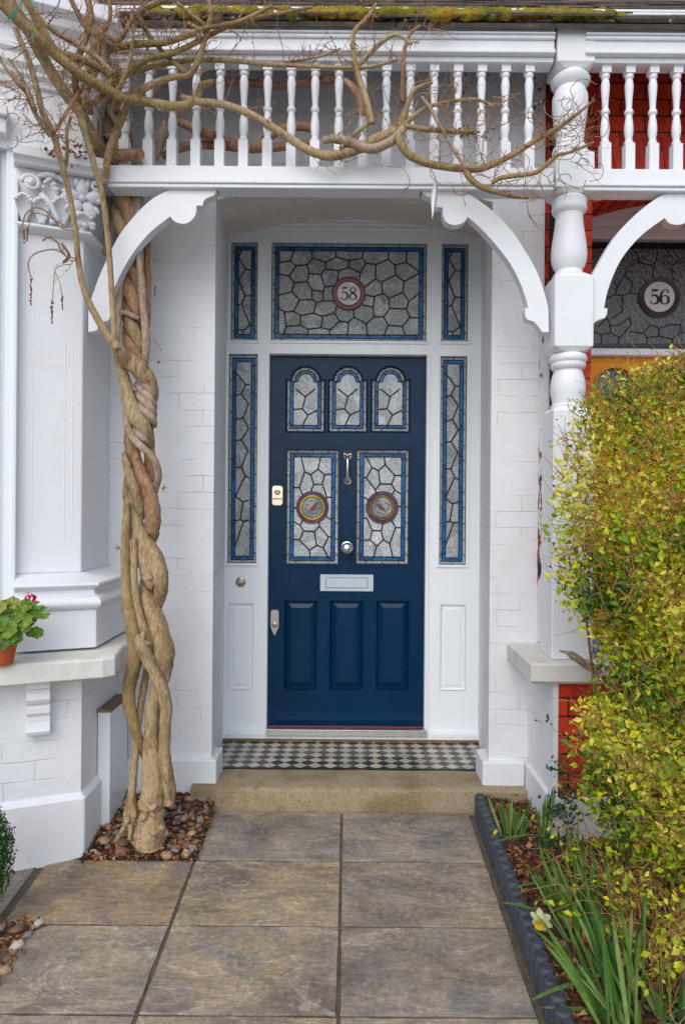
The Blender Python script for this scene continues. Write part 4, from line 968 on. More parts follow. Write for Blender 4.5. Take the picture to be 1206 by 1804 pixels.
# neighbour door set
nd = thing('neighbour_door', 'ochre yellow door with number 56 fanlight behind the hedge', 'door')
xa, xb = XJ-.02, XJ+1.34
zf = lambda y: P(1120, y, DF).z
mb = MB(); mb.box(xa, DF, zf(628), xb, DF+.07, zf(614)); mb.box(xa, DF-.03, zf(425), xb, DF+.07, zf(380)+.2); mb.box(xa, DF-.045, zf(405), xb, DF-.0305, zf(398)); mb.box(xa, DF-.01, zf(628)+.004, xb, DF-.0003, zf(628)+.016)
mb.build('frame', M['joinery'], nd, bevel=.003)
mb = MB(); mb.box(xa, DF+.02, zf(612)-.002, xb, DF+.03, zf(425)); gp = mb.build('fanlight_glass', M['glass_dark'], nd)
mb = MB(); mb.box(xa, DF+.014, zf(436), xb, DF+.0195, zf(425)); mb.box(xa, DF+.014, zf(612), xb, DF+.0195, zf(604)); mb.build('dark_blue_border', mat('dark_blue_glass', (.006, .012, .022), .15), gp)
nl = [[(92,1155),(185,1190),(190,1280)],[(185,1190),(265,1175),(330,1215),(330,1285)],[(265,1175),(260,1120),(240,1060),(215,1075),(160,1130)],[(260,1120),(340,1110),(420,1050),(430,1110),(345,1215),(330,1215)],[(430,1165),(540,1185),(565,1230),(560,1285)],[(525,1180),(590,1110),(660,1140),(660,1205),(565,1215)],[(660,1205),(770,1230),(775,1285)],[(770,1225),(840,1170),(835,1110),(750,1110),(660,1140)],[(215,900),(300,865),(360,870),(360,1000),(270,1060)],[(300,865),(320,800),(290,760)],[(360,870),(430,850),(500,860)],[(430,850),(440,760),(380,700),(320,800)],[(380,700),(400,640),(500,600),(620,630),(600,740)],[(620,630),(650,530),(640,480)],[(750,640),(860,560)],[(750,640),(780,740)],[(500,600),(480,520)],[(840,1170),(880,1180),(900,1280)]]
mb = MB()
for l in zl(nl, 1020, 330, 4.62, DF):
    for p, q in zip(l, l[1:]): strip(mb, p, q, DF+.0195, .006)
mb.build('lead_lines', M['lead'], gp)
c56 = P(1162, 522, DF); mb = MB(); annulus(mb, c56.x, c56.z, .082, .112, DF+.010, DF+.0194); mb.build('dark_ring', mat('dark_red_glass', (.03, .010, .014), .2), gp)
mb = MB(); disc(mb, c56.x, c56.z, .082, DF+.009, DF+.0194); mb.build('number_disc', M['pale'], gp)
mb = MB(); digits(mb, [D5, D6], c56.x, c56.z, .082, DF+.008, 1.25); mb.build('house_number', M['black'], gp, fix=False)
mb = MB(); q = rect(1043, 630, 1300, 1290, DF+.03)
op = P(1082, 676, DF+.03); ov = [(op.x+.105*cos(2*pi*k/28), op.z+.085*sin(2*pi*k/28)-.0) for k in range(28)]
mb.plate([(xa, .12), (xb, .12), (xb, q[3]), (xa, q[3])], [ov], DF+.03, DF+.07); mb.build('door_leaf', M['orange'], nd, bevel=.003)
mb = MB(); mb.plate([(op.x+.112*cos(2*pi*k/28), op.z+.092*sin(2*pi*k/28)) for k in range(28)], [ov], DF+.018, DF+.0297); mb.build('oval_moulding', M['orange'], nd, bevel=.003)
mb = MB(); mb.plate([(op.x+.106*cos(2*pi*k/28), op.z+.086*sin(2*pi*k/28)) for k in range(28)], [], DF+.05, DF+.055); mb.build('oval_glass', M['glass_dark'], nd)
mb = MB()
for xq in (1062, 1078): 
    a_ = P(xq, 1100, DF+.03); mb.box(a_.x-.004, DF+.022, .3, a_.x+.004, DF+.0298, 1.0)
mb.build('panel_bead', M['orange'], nd)

# ================================================================== PIER WITH COPING
pier = thing('porch_pier', 'low pier with red brick front and pale coping under the post', 'pier')
XPi = .835; DPi = 2.755; cz0, cz1 = .668, .750
mb = MB(); mb.box(XPi, DPi-.001, -.1, XPi+.02, DW-.001, cz0); mb.build('side_face', M['wbrick'], pier)
mb = MB(); mb.box(XPi+.0203, DPi+.0015, -.1, 1.16, DW, cz0-.001); mb.build('brick_front', M['rbrick'], pier)
mb = MB(); zpl = P(960, 1402, DPi).z
R = []
mb.box(XPi-.018, DPi-.02, -.15, 1.18, DW-.03, zpl); mb.build('plinth', M['stone'], pier, bevel=.008)
mb = MB(); xcl = P(934.6, 1165, 2.71).x
def cr(z, g): return [Vector((xcl+g, 2.71+g, z)), Vector((1.24, 2.71+g, z)), Vector((1.24, DW-.001, z)), Vector((P(891, 1129, DW).x+g, DW-.001, z))]
mb.rings([cr(cz0, .012), cr(cz0+.012, 0), cr(cz1-.006, 0), cr(cz1, .006)]); mb.build('coping', M['sill'], pier, bevel=.002)

# ================================================================== VINE
vine = thing('wisteria', 'old twisted wisteria climbing the wall left of the navy door', 'climbing plant')
def V(pts, ds): # pts (x,y,r) px, ds: depth list or (d0,d1)
    n = len(pts); out = []
    for i, p in enumerate(pts):
        D = ds[i] if len(ds) == n and n != 2 else ds[0]+(ds[-1]-ds[0])*i/(n-1)
        q = P(p[0], p[1], D); out.append((q.x, q.y, q.z, p[2]*D/F))
    return out
SEED = [0]
def stem(name, pts, ds, m='bark_tan', n=14, rough=.22, groove=.035, sub=6):
    SEED[0] += 1; mb = MB(); tube(mb, V(pts, ds), n, rough, sub, groove, seed=SEED[0]*1.7)
    return mb.build(name, M[m], vine, smooth='all')
def rr(pts, r): return [(x, y, r) for x, y in pts]
# lower trunk
stem('trunk', [(262,1484,31),(263,1472,27),(265,1450,24),(268,1425,21),(268,1400,19.5),(268,1361,17),(268,1300,14),(268,1258,13),(275,1222,13),(285,1190,15),(289,1155,18.5),(283,1120,18.5),(271,1088,17),(260,1052,14),(258,1025,11),(262,1005,9),(262,985,7)], (2.76,2.76,2.77,2.78,2.78,2.79,2.80,2.80,2.80,2.80,2.80,2.80,2.81,2.83,2.86,2.88,2.88), 'bark_tan', 22, .30, .05)
stem('stem', [(230,822,6),(227,845,9),(228,870,11.5),(234,905,13.5),(243,935,14.5),(253,962,15.5),(260,995,17.5),(265,1018,16),(267,1034,11)], (2.86,2.82), 'bark_tan', 18, .28)
stem('stem', [(250,945,12),(266,970,14),(280,1000,15),(284,1030,13),(280,1056,10.5),(271,1080,8),(262,1100,6)], (2.85,2.83,2.81,2.81,2.83,2.86,2.88), 'bark_tan', 16, .3)
stem('stem', [(224,885,6),(222,930,7),(221,965,8),(222,1010,8.5),(225,1060,9.5),(233,1105,11),(238,1150,13),(233,1185,12.5),(227,1222,11.5),(232,1260,10.5),(241,1292,9),(251,1322,7),(257,1342,5)], (2.80,2.79,2.79,2.78,2.77,2.76,2.76,2.77,2.78,2.79,2.80,2.83,2.86), 'bark_green', 14, .2)
stem('stem', [(238,935,5.5),(236,980,6),(237,1020,6.5),(242,1068,7.5),(253,1110,8.5),(265,1142,8.5),(272,1165,7)], (2.82,2.79,2.78,2.78,2.78,2.79,2.82), 'bark_tan', 12)
stem('stem', [(244,1122,8),(249,1136,12),(258,1155,11.5),(270,1180,10.5),(284,1208,10.5),(292,1245,10.5),(291,1290,10),(290,1325,10),(294,1361,11),(298,1395,12),(296,1418,10)], (2.76,2.74,2.75,2.75,2.75,2.76,2.77,2.78,2.79,2.80,2.80), 'bark_tan', 16, .28)
stem('stem', [(262,1170,6.5),(254,1210,6.5),(247,1250,6),(241,1300,6.3),(237,1345,6.8),(233,1390,7.2),(231,1412,9),(230,1432,12.5),(232,1452,13),(237,1468,9)], (2.86,2.84,2.82,2.81,2.80,2.79,2.79,2.79,2.78,2.77), 'bark_tan', 14, .32)
stem('root', [(226,1440,5),(218,1458,4),(203,1484,3.8)], (2.75,2.70), 'bark_tan', 10); stem('root', [(229,1452,4.5),(230,1466,4),(228,1480,3.5)], (2.74,2.72), 'bark_tan', 10)
# burls
mb = MB()
for x, y, r, D in ((266,1022,11,2.80),(249,1130,10,2.74),(262,1425,14,2.74),(270,1465,15,2.73),(252,1470,14,2.73),(231,1440,9,2.77),(205,612,6,2.72),(258,768,6,2.84),(283,1465,10,2.74)):
    mb = MB(); r *= D/F; mb.ellipsoid(P(x, y, D), (Vector((r, 0, 0)), Vector((0, r*.9, 0)), Vector((0, 0, r*1.1))), 20, 16, rough=1.1, seed=x)
    mb.build('burl', M['bark_tan'], vine, smooth='all')
# middle
stem('stem', [(238,790,8),(242,818,10.5),(252,845,13),(264,878,14.5),(269,912,14.5),(266,945,12.5),(258,972,10),(250,1000,8)], (2.88,2.85,2.84,2.84,2.85,2.87,2.89,2.9), 'bark_red', 16, .28)
stem('stem', [(232,690,11),(230,725,12),(230,762,11),(232,800,11.5),(234,835,10),(240,870,9)], (2.87,2.86,2.86,2.87,2.89,2.9), 'bark_tan', 14, .25)
stem('stem', [(199,602,7),(210,619,11),(224,634,14),(242,648,15.5),(258,665,14),(268,684,11),(271,698,8),(268,712,7)], (2.73,2.75,2.80,2.81,2.82,2.84,2.87,2.9), 'bark_tan', 18, .22)
stem('stem', [(206,625,6),(214,650,8),(222,676,11),(228,705,13),(238,730,14),(252,752,13),(260,768,10),(262,785,7)], (2.80,2.83,2.84,2.83,2.82,2.83,2.85,2.88), 'bark_tan', 16, .25)
for q_ in range(4):
    y_ = q_*15; stem('stem', [(240,662+y_,5),(250,672+y_,7),(262,684+y_,7.5),(270,696+y_,6.5),(272,704+y_,5)], (2.87,2.83,2.82,2.84,2.9), 'bark_grey', 12, .2, .06)
stem('stem', [(262,745,8),(264,780,9),(264,815,10),(266,850,9)], (2.9,2.9), 'bark_red', 12)
stem('stem', [(223,722,4),(224,746,6),(232,768,6.5),(248,786,6.8),(264,800,6.8),(276,820,6.8),(279,842,6.2),(274,862,5.5),(270,880,5)], (2.84,2.82,2.81,2.80,2.81,2.82,2.84,2.87,2.9), 'bark_grey', 12)
stem('stem', [(232,745,4),(242,763,5.5),(256,776,6),(262,782,4)], (2.85,2.82,2.82,2.85), 'bark_grey', 12)
stem('stem', [(220,800,5),(224,822,7),(232,845,8),(241,872,8.5),(246,895,8),(248,915,6)], (2.83,2.80,2.79,2.80,2.82,2.85), 'bark_tan', 12)
# upper twisted rope: strands winding round a core
def rope(core, ds, k, rad, ph, turns, m):
    n = len(core); pts = []; N_ = 40
    for i in range(N_+1):
        t = i/N_*(n-1); a_ = int(min(t, n-2)); f = t-a_
        x = core[a_][0]*(1-f)+core[a_+1][0]*f; y = core[a_][1]*(1-f)+core[a_+1][1]*f; r = core[a_][2]*(1-f)+core[a_+1][2]*f
        D = ds[0]+(ds[1]-ds[0])*i/N_; an = ph+turns*2*pi*i/N_
        q = P(x+cos(an)*r*.62, y, D+sin(an)*r*.62*D/F); pts.append((q.x, q.y, q.z, r*rad*D/F))
    SEED[0] += 1; mb = MB(); tube(mb, pts, 14, .28, 2, .06, seed=SEED[0]); mb.build('stem', M[m], vine, smooth='all')
core = [(215,60,20),(200,120,22),(196,180,24),(206,240,22),(216,290,21),(222,340,22),(222,400,21),(228,450,20),(232,500,20),(234,560,19),(238,610,18),(244,650,14)]
rope(core, (2.97, 2.90), 0, .62, 0, 3.6, 'bark_red'); rope(core, (2.97, 2.90), 1, .58, 2.1, 3.6, 'bark_red'); rope(core, (2.97, 2.90), 2, .60, 4.2, 3.6, 'bark_tan')
stem('stem', [(236,322,11),(241,350,11),(244,385,9),(243,430,7),(247,470,6.5),(250,500,6.5),(253,545,6.5),(257,590,7),(256,630,6.5),(252,660,5)], (2.92,2.92,2.9,2.87,2.86,2.86,2.85,2.85,2.86,2.9), 'bark_grey', 12)
stem('stem', [(250,380,6),(258,430,6),(260,480,6),(260,560,5.5),(258,600,5)], (2.93,2.91), 'bark_red', 12)
stem('stem', [(213,490,4.5),(211,530,5),(209,565,5),(207,600,5),(209,618,5)], (2.87,2.82), 'bark_grey', 10); stem('stem', [(214,550,4),(228,554,5),(246,562,4)], (2.86,2.86), 'bark_grey', 10)
stem('stem', [(193,330,6),(190,390,6.5),(187,450,6)], (2.95,2.95), 'bark_grey', 10)
# two long stems in front of the bracket
stem('branch', [(27,50,4.5),(50,105,5),(65,155,5),(75,195,5),(92,232,5),(109,286,5),(123,346,5),(133,406,5),(138,456,5),(149,512,5.5),(172,562,6),(199,605,7)], (2.42,2.45,2.48,2.5,2.53,2.58,2.62,2.65,2.68,2.70,2.72,2.74), 'bark_tan', 12, .12)
stem('branch', [(138,190,8),(150,235,6),(166,290,5.5),(181,346,5),(191,429,5),(197,512,5),(201,578,5),(202,604,6)], (2.60,2.62,2.66,2.70,2.72,2.73,2.73,2.75), 'bark_tan', 12, .12)
# top tangle
BR = []
def br(pts, ds, m='bark_tan', n=10): BR.append((pts, ds)); return stem('branch', pts, ds, m, n, .14, .02)
br([(-14,-8,9),(8,12,9.5),(50,50,9.5),(95,92,9.5),(137,127,9),(189,159,9),(224,174,8.5),(262,180,8),(300,187,8),(328,185,7.5),(346,172,7),(355,152,6),(372,146,5.5)], (2.36,2.38,2.42,2.48,2.52,2.58,2.62,2.66,2.68,2.70,2.72,2.76,2.84), 'bark_green', 14)
br([(5,-25,11),(22,12,11),(45,45,10.5),(75,100,10),(105,150,9.5),(128,180,10),(140,195,10),(156,222,9),(170,250,9),(186,268,8.5),(206,285,8)], (2.44,2.46,2.48,2.52,2.56,2.60,2.62,2.68,2.75,2.82,2.90), 'bark_tan', 14)
br([(36,-20,7),(47,0,7),(70,45,7),(100,90,7),(137,102,6.5),(174,119,6.5),(199,139,6.5),(208,160,5.5)], (2.40,2.40,2.44,2.48,2.52,2.58,2.62,2.66), 'bark_green')
br([(184,325,6),(191,274,6.5),(204,236,6.5),(219,199,6.5),(231,174,6.5),(261,152,6),(300,137,5.5),(332,132,5.5),(347,112,5.5),(357,85,4.5),(364,55,4.5),(372,25,4),(366,-8,3.5)], (2.76,2.74,2.72,2.70,2.68,2.68,2.68,2.66,2.64,2.62,2.60,2.58,2.56), 'bark_tan', 12)
br([(205,150,6),(211,142,5.5),(236,122,5.5),(261,104,5),(300,95,5),(345,75,4.5),(400,47,4),(450,32,3.5),(500,22,3),(550,12,2.5)], (2.66,2.58), 'bark_green')
br([(230,130,4),(250,122,5),(290,112,5),(340,106,5),(400,106,4.5),(470,113,4),(530,116,3.5),(603,119,3.5),(650,118,3),(700,105,2.5)], (2.68,2.70), 'bark_tan')
br([(190,90,6),(200,85,6),(240,78,6),(290,75,5.5),(330,62,5),(360,50,4),(420,38,3.5),(480,10,3)], (2.64,2.56), 'bark_green')
br([(372,146,5.5),(420,144,6),(480,151,6),(520,147,6.5),(560,142,6.5),(600,142,6.5),(622,155,6.5),(634,178,6),(640,200,5)], (2.86,2.92,2.93,2.92,2.90,2.86,2.82,2.77,2.74), 'bark_red')
br([(310,212,6),(345,228,8),(380,243,9),(420,257,9),(455,258,10),(480,236,8),(520,222,8),(560,228,7)], (2.90,2.96), 'bark_red')
br([(285,275,6),(330,258,7),(380,256,7),(440,262,7),(500,258,7),(560,250,6)], (2.93,2.98), 'bark_red')
br([(320,170,5),(345,178,6),(400,186,6.5),(450,206,6.5),(500,237,7),(540,263,7.5),(580,275,8),(620,266,9),(655,250,10),(690,234,10),(708,216,9),(712,200,6)], (2.72,2.71,2.71,2.72,2.72,2.72,2.72,2.72,2.72,2.72,2.73,2.74), 'bark_tan', 12)
br([(570,248,6),(590,245,7.5),(620,252,8),(655,262,8),(690,248,8),(705,232,7),(718,218,6)], (2.74,2.72,2.70,2.69,2.69,2.70,2.72), 'bark_grey', 12)
br([(700,238,7.5),(708,258,7),(725,276,7),(763,290,6.5),(818,297,6.5),(853,295,6),(903,272,5),(943,247,4.5),(983,225,4),(1010,205,3),(1045,177,2)], (2.69,2.66,2.66,2.68,2.68,2.68,2.67,2.66,2.64,2.62,2.6), 'bark_green', 12)
br([(818,297,6),(828,315,5.5),(848,330,5),(883,340,4.5),(913,347,3.5),(930,348,2.5)], (2.68,2.66), 'bark_green'); br([(866,322,4),(880,314,4),(903,310,4),(943,304,4),(968,284,4),(985,272,3),(1003,268,2.5),(1045,250,1.5)], (2.66,2.6), 'bark_green')
br([(710,222,4.5),(753,228,4.5),(800,232,4),(833,232,3.5)], (2.70,2.68), 'bark_green'); br([(712,220,4.5),(740,196,4),(768,184,3.5),(833,175,3),(868,187,2)], (2.71,2.66), 'bark_tan')
br([(708,215,5),(716,190,5),(723,170,4.5),(735,155,4),(762,145,2.5)], (2.72,2.68), 'bark_tan'); br([(708,180,4),(709,130,3.5),(712,90,3.5),(722,60,3),(740,45,2)], (2.72,2.68), 'bark_red')
br([(655,218,6),(645,175,5.5),(633,140,5.5),(624,105,5),(622,60,4.5),(640,38,4),(655,20,3),(662,5,2.5)], (2.70,2.66), 'bark_tan'); br([(628,118,4.5),(655,90,4.5),(680,68,4),(700,62,3),(725,78,2.5)], (2.70,2.64), 'bark_tan')
br([(742,170,2.5),(760,195,3),(785,240,2.8),(808,278,3.5),(822,298,4)], (2.66,2.67), 'bark_grey'); br([(600,262,5),(625,235,4.5),(660,210,3)], (2.71,2.72), 'bark_grey')
for p, ds in (([(155,-10,5),(160,30,5.5),(150,70,6),(135,110,6),(133,150,6),(140,185,6)], (2.55, 2.62)), ([(120,-12,4),(150,45,5),(180,70,5),(195,90,5)], (2.5, 2.64)), ([(172,-10,5),(165,20,6),(170,60,6),(160,105,6),(150,150,6),(160,200,6)], (2.7, 2.74)),
              ([(245,28,4),(262,60,4),(290,95,4),(330,130,5)], (2.6, 2.66)), ([(60,20,4),(95,55,4),(130,75,4.5),(170,100,4.5),(200,130,4)], (2.5, 2.6)), ([(128,182,5),(150,188,5),(170,178,5),(188,160,5),(200,130,4.5),(208,118,3)], (2.6, 2.62)),
              ([(186,192,5),(200,165,5),(214,150,5),(230,100,3),(235,60,3),(232,25,2.5)], (2.66, 2.56)), ([(165,185,5),(172,240,5),(178,300,5),(181,330,5)], (2.86, 2.86)), ([(205,170,6),(196,195,6),(206,215,6),(215,240,5)], (2.84, 2.9)),
              ([(90,-10,9),(130,12,10),(165,40,9),(200,60,10)], (2.68, 2.78)), ([(40,-20,8),(90,10,9),(140,38,9),(175,55,8)], (2.72, 2.8)),([(155,160,4),(172,120,4),(178,70,4),(195,30,3),(190,-10,3)], (2.66, 2.62)),
              ([(111,305,3),(117,285,3.4),(119,262,3.2),(118,235,3),(125,205,2.6)], (2.60, 2.60)), ([(95,235,3),(110,210,3),(128,180,3),(143,157,3)], (2.52, 2.56)), ([(90,240,5),(65,205,4),(48,165,4),(30,145,3),(5,112,2.5)], (2.52, 2.38)), ([(60,190,3),(38,135,2.5),(14,102,2)], (2.45, 2.38)), ([(64,195,3),(50,155,2.5)], (2.46, 2.44)),
              ([(235,28,3),(262,10,3.5),(300,-8,3)], (2.56, 2.5)), ([(238,25,4),(300,-4,3)], (2.56, 2.5)), ([(184,60,3.5),(210,70,4),(235,30,3.5)], (2.6, 2.56)), ([(312,5,3),(350,35,3),(362,45,2.5)], (2.56, 2.58)), ([(330,40,2.5),(355,52,2.5)], (2.58, 2.58)), ([(600,85,2),(560,100,2),(470,116,2.5)], (2.66, 2.7))):
    br(p, ds, random.choice(['bark_tan', 'bark_red', 'bark_green', 'bark_tan']), 9)
# sawn stubs
mb = MB(); tube(mb, V([(198,278,10),(215,273,10),(235,272,9.5),(249,272,9)], (2.80, 2.76)), 14, .15, 3, .06); mb.build('sawn_stub', M['bark_red'], vine, smooth=True)
mb = MB(); tube(mb, V([(270,280,8),(278,262,9),(286,240,9.5),(294,218,8)], (2.90, 2.88)), 14, .3, 3, .1); mb.build('sawn_stub', M['bark_grey'], vine, smooth=True)
# twigs
tw = MB(); rs = random.Random(21)
def twig(p, d, ln, r, lvl):
    pts = []; q = Vector(p); dd = Vector(d).normalized(); n = 4; pos = []
    for i in range(n+1):
        pts.append((*q, r*(1-.75*i/n))); pos.append((q.copy(), dd.copy()))
        dd = (dd+Vector((rs.gauss(0, .22), rs.gauss(0, .12), rs.gauss(0, .22)+.05))).normalized(); q = q+dd*(ln/n)
    tube(tw, pts, 5, 0, 2)
    for i in range(1, n): 
        if rs.random() < .6: a_ = pos[i][0]; tw.ellipsoid(a_+Vector((rs.uniform(-1, 1), rs.uniform(-1, 0), rs.uniform(-1, 1)))*r, (Vector((r*1.5, 0, 0)), Vector((0, r*1.5, 0)), Vector((0, 0, r*1.8))), 5, 4)
    if lvl > 0:
        for i in range(1, n+1):
            if rs.random() < .55:
                a_, b2_ = pos[i]; twig(a_, (b2_+Vector((rs.gauss(0, .8), rs.gauss(-.1, .4), rs.gauss(.1, .8)))), ln*rs.uniform(.35, .6), r*.55, lvl-1)
for bi, (pts, ds) in enumerate(BR):
    q = V(pts, ds); ln = sum((Vector(a[:3])-Vector(b[:3])).length for a, b in zip(q, q[1:])); 
    back = min(ds) > 2.83
    k = int(ln/.05*(.35 if back else 1.25))
    for _ in range(k):
        i = rs.randrange(len(q)-1); f = rs.random(); a_, b2_ = Vector(q[i][:3]), Vector(q[i+1][:3]); p = a_.lerp(b2_, f); dr = (b2_-a_).normalized()
        x_ = p.x
        big = 1.0 if (pts[0][0] < 420 or pts[-1][0] > 700) else .6
        d = Vector((dr.x*.5+rs.gauss(0, .6), -abs(rs.gauss(0, .35)), dr.z*.4+rs.gauss(.15, .7)))
        twig(p, d, rs.uniform(.03, .15)*big, min(q[i][3]*.4, rs.uniform(.0012, .0028)), 1)
# dense fine sprays at branch tips (right end and left face)
for (x, y, D, n_, sx_) in ((60,60,2.42,14,-1),(110,120,2.52,12,.3),(200,120,2.62,14,.4),(300,60,2.58,14,.6),(200,30,2.56,16,.3),(150,160,2.58,12,0),(985,225,2.62,16,1),(1003,268,2.6,14,1),(930,348,2.65,10,1),(740,45,2.66,10,.6),(662,10,2.66,6,.3),(95,230,2.5,22,-1),(40,150,2.42,14,-1),(768,184,2.66,12,.6),(362,45,2.58,14,.8),(170,60,2.58,18,0),(835,232,2.67,8,.6),(235,28,2.55,12,.3),(872,190,2.64,5,.6),(120,455,2.66,4,-1),(640,190,2.72,8,.2)):
    for _ in range(n_): twig(P(x+rs.gauss(0, 14), y+rs.gauss(0, 12), D+rs.gauss(0, .02)), (sx_+rs.gauss(0, .8), rs.gauss(-.1, .3), rs.gauss(.1, .8)), rs.uniform(.04, .13), rs.uniform(.0010, .0022), 2)
tw.build('twigs', M['twig'], vine, smooth='all')['kind'] = 'stuff'
# trailing seed tassels and curling tendrils
mb = MB()
def tend(pts, ds, r=1.0): tube(mb, V([(x, y, r) for x, y in pts], ds), 5, 0, 5)
tend([(130,406),(110,402),(95,385),(78,370),(60,366),(45,378),(40,400),(42,420)], (2.64, 2.56), 1.3); tend([(118,400),(92,385),(68,376),(55,380),(48,420)], (2.64, 2.56), 1.0); tend([(136,455),(118,452),(105,442),(85,440),(60,448),(50,465),(55,488)], (2.66, 2.58), 1.3)
tend([(120,455),(108,440),(100,425),(85,418),(76,424)], (2.66, 2.6), 1.6); tend([(125,465),(100,472),(95,500),(93,528)], (2.66, 2.6), .8); tend([(98,480),(106,500),(110,524)], (2.62, 2.6), .8); tend([(112,462),(122,450),(108,428)], (2.68, 2.64), 2.6)
tend([(266,460),(272,480),(275,500),(273,515)], (2.86, 2.84), .8); tend([(258,570),(268,590),(284,618)], (2.84, 2.8), 1.2); tend([(770,330),(765,310),(752,290)], (2.7, 2.7), .8)
for k in range(16):
    x0_, y0_ = rs.uniform(5, 130), rs.uniform(100, 260); a_ = rs.uniform(0, 6.28); l = rs.uniform(20, 60); c_ = rs.choice((-1, 1))
    tend([(x0_, y0_), (x0_+l*.4*cos(a_), y0_-l*.4*sin(a_)), (x0_+l*.8*cos(a_+c_*.7), y0_-l*.8*sin(a_+c_*.7)), (x0_+l*cos(a_+c_*1.3), y0_-l*sin(a_+c_*1.3))], (2.5, 2.45), .7)
for k in range(50):
    x0_, y0_ = rs.uniform(700, 1050), rs.uniform(170, 340); a_ = rs.uniform(0, 6.28); l = rs.uniform(20, 70); c_ = rs.choice((-1, 1))
    tend([(x0_, y0_), (x0_+l*.4*cos(a_), y0_-l*.4*sin(a_)), (x0_+l*.8*cos(a_+c_*.7), y0_-l*.8*sin(a_+c_*.7)), (x0_+l*cos(a_+c_*1.3), y0_-l*sin(a_+c_*1.3))], (2.66, 2.62), .7)
mb.build('tendrils', M['twig'], vine, smooth='all')['kind'] = 'stuff'
mb = MB()
for (x, y, y1_, D) in ((55,490,538,2.58),(92,530,570,2.6),(110,522,545,2.6),(43,405,428,2.56),(273,500,522,2.84),(48,400,425,2.56)):
    for k in range(int((y1_-y)*1.5)):
        yy = rs.uniform(y, y1_); p = P(x+rs.gauss(0, 1.3)*(1-.6*(yy-y)/(y1_-y)), yy, D+rs.gauss(0, .003)); r = rs.uniform(.0012, .003); mb.ellipsoid(p, (Vector((r, 0, 0)), Vector((0, r, 0)), Vector((0, 0, r*1.4))), 5, 4)
for (x, y) in ((212,965),(218,1075),(286,862),(277,640),(245,872),(262,765)):
    for k in range(7):
        p = P(x, y, 2.79); d = Vector((rs.gauss((-1 if x < 240 else 1)*.6, .4), -.5, rs.gauss(.2, .6))).normalized()*rs.uniform(.012, .03); q = p+d; tube(mb, [(*p, .0016), (*((p+q)/2+Vector((0, 0, .003))), .0014), (*q, .0006)], 5, 0, 2)
mb.build('seed_heads', M['dead'], vine)['kind'] = 'stuff'
# dry orange leaves stuck on the vine and the capital
def leaf_quad(mb, c, size, nrm, up, col, curl=.2, asp=.6):
    nrm = nrm.normalized(); u = (up-nrm*up.dot(nrm)); u = u.normalized() if u.length > 1e-4 else nrm.orthogonal().normalized(); s_ = nrm.cross(u)
    L_ = size; w_ = size*asp*.5; i = len(mb.v); k = nrm*(size*curl)
    mb.v += [c, c+u*L_*.45+s_*w_+k*.6, c+u*L_-k*.5, c+u*L_*.45-s_*w_+k*.6, c+u*L_*.5-k*.2]
    mb.f += [(i, i+1, i+4), (i+1, i+2, i+4), (i+2, i+3, i+4), (i+3, i, i+4)]; mb.c += [col]*4
def rv(rs): return Vector((rs.gauss(0, 1), rs.gauss(0, 1), rs.gauss(0, 1)))
mb = MB()
for (x, y, D, n_, s) in ((125,270,2.70,60,16),(95,268,2.66,25,8),(820,230,2.70,30,10),(845,240,2.95,40,14),(830,130,3.05,40,16),(870,115,3.05,14,10),(950,180,3.05,40,12),(165,265,2.78,20,6),(842,365,3.1,6,5),(965,560,3.05,20,5),(180,355,2.8,10,8)):
    for _ in range(n_):
        c_ = rs.choice([(.45, .10, .02), (.34, .08, .02), (.25, .10, .04), (.16, .07, .03)]); leaf_quad(mb, P(x+rs.gauss(0, s), y+rs.gauss(0, s*(2.0 if D > 3 else .5)), D), rs.uniform(.010, .022), rv(rs), rv(rs), c_, .5)
mb.build('dead_leaves', M['dry'], vine, fix=False)['kind'] = 'stuff'
# green ties
mb = MB(); 
for pts in ([(14,32,1.2),(22,26,1.2),(30,16,.9),(36,8,.9),(40,-4,.9)], [(15,34,.9),(24,30,.9),(33,14,.9)], [(54,-4,.9),(58,8,.9),(63,14,.9),(60,4,.9),(55,-6,.9)], [(60,40,.8),(62,55,.8),(57,62,.8),(60,75,.8)]): tube(mb, V(pts, (2.37, 2.36)), 5, 0, 4)
ty = mb.build('garden_twine', mat('green_twine', (.01, .30, .16), .6), None); tag(ty, 'bright green twine tying the vine at the top left', 'twine')
# hanging white tags
for (x, y0_, y1_, lab) in ((765,318,386,'white plastic strip hanging by the bracket above the doorway'), (847,232,304,'white plastic strip caught in the twigs on the frieze')):
    mb = MB(); a_ = P(x+2, y0_, 2.74); b2_ = P(x-4, y1_, 2.72); R = []
    for k in range(9):
        t = k/8; w_ = (.002+.011*sin(pi*min(1, t*1.1)**.8)) if t < .95 else .002; c_ = a_.lerp(b2_, t)+Vector((0, .006*sin(t*3), 0)); ang = t*.6
        R.append([c_+Vector((w_*cos(ang), w_*sin(ang), 0)), c_+Vector((0, -.002, 0)), c_-Vector((w_*cos(ang), w_*sin(ang), 0)), c_+Vector((0, .002, 0))])
    mb.rings(R); o = mb.build('plastic_strip', M['frame'], None, smooth='all'); tag(o, lab, 'plastic strip')

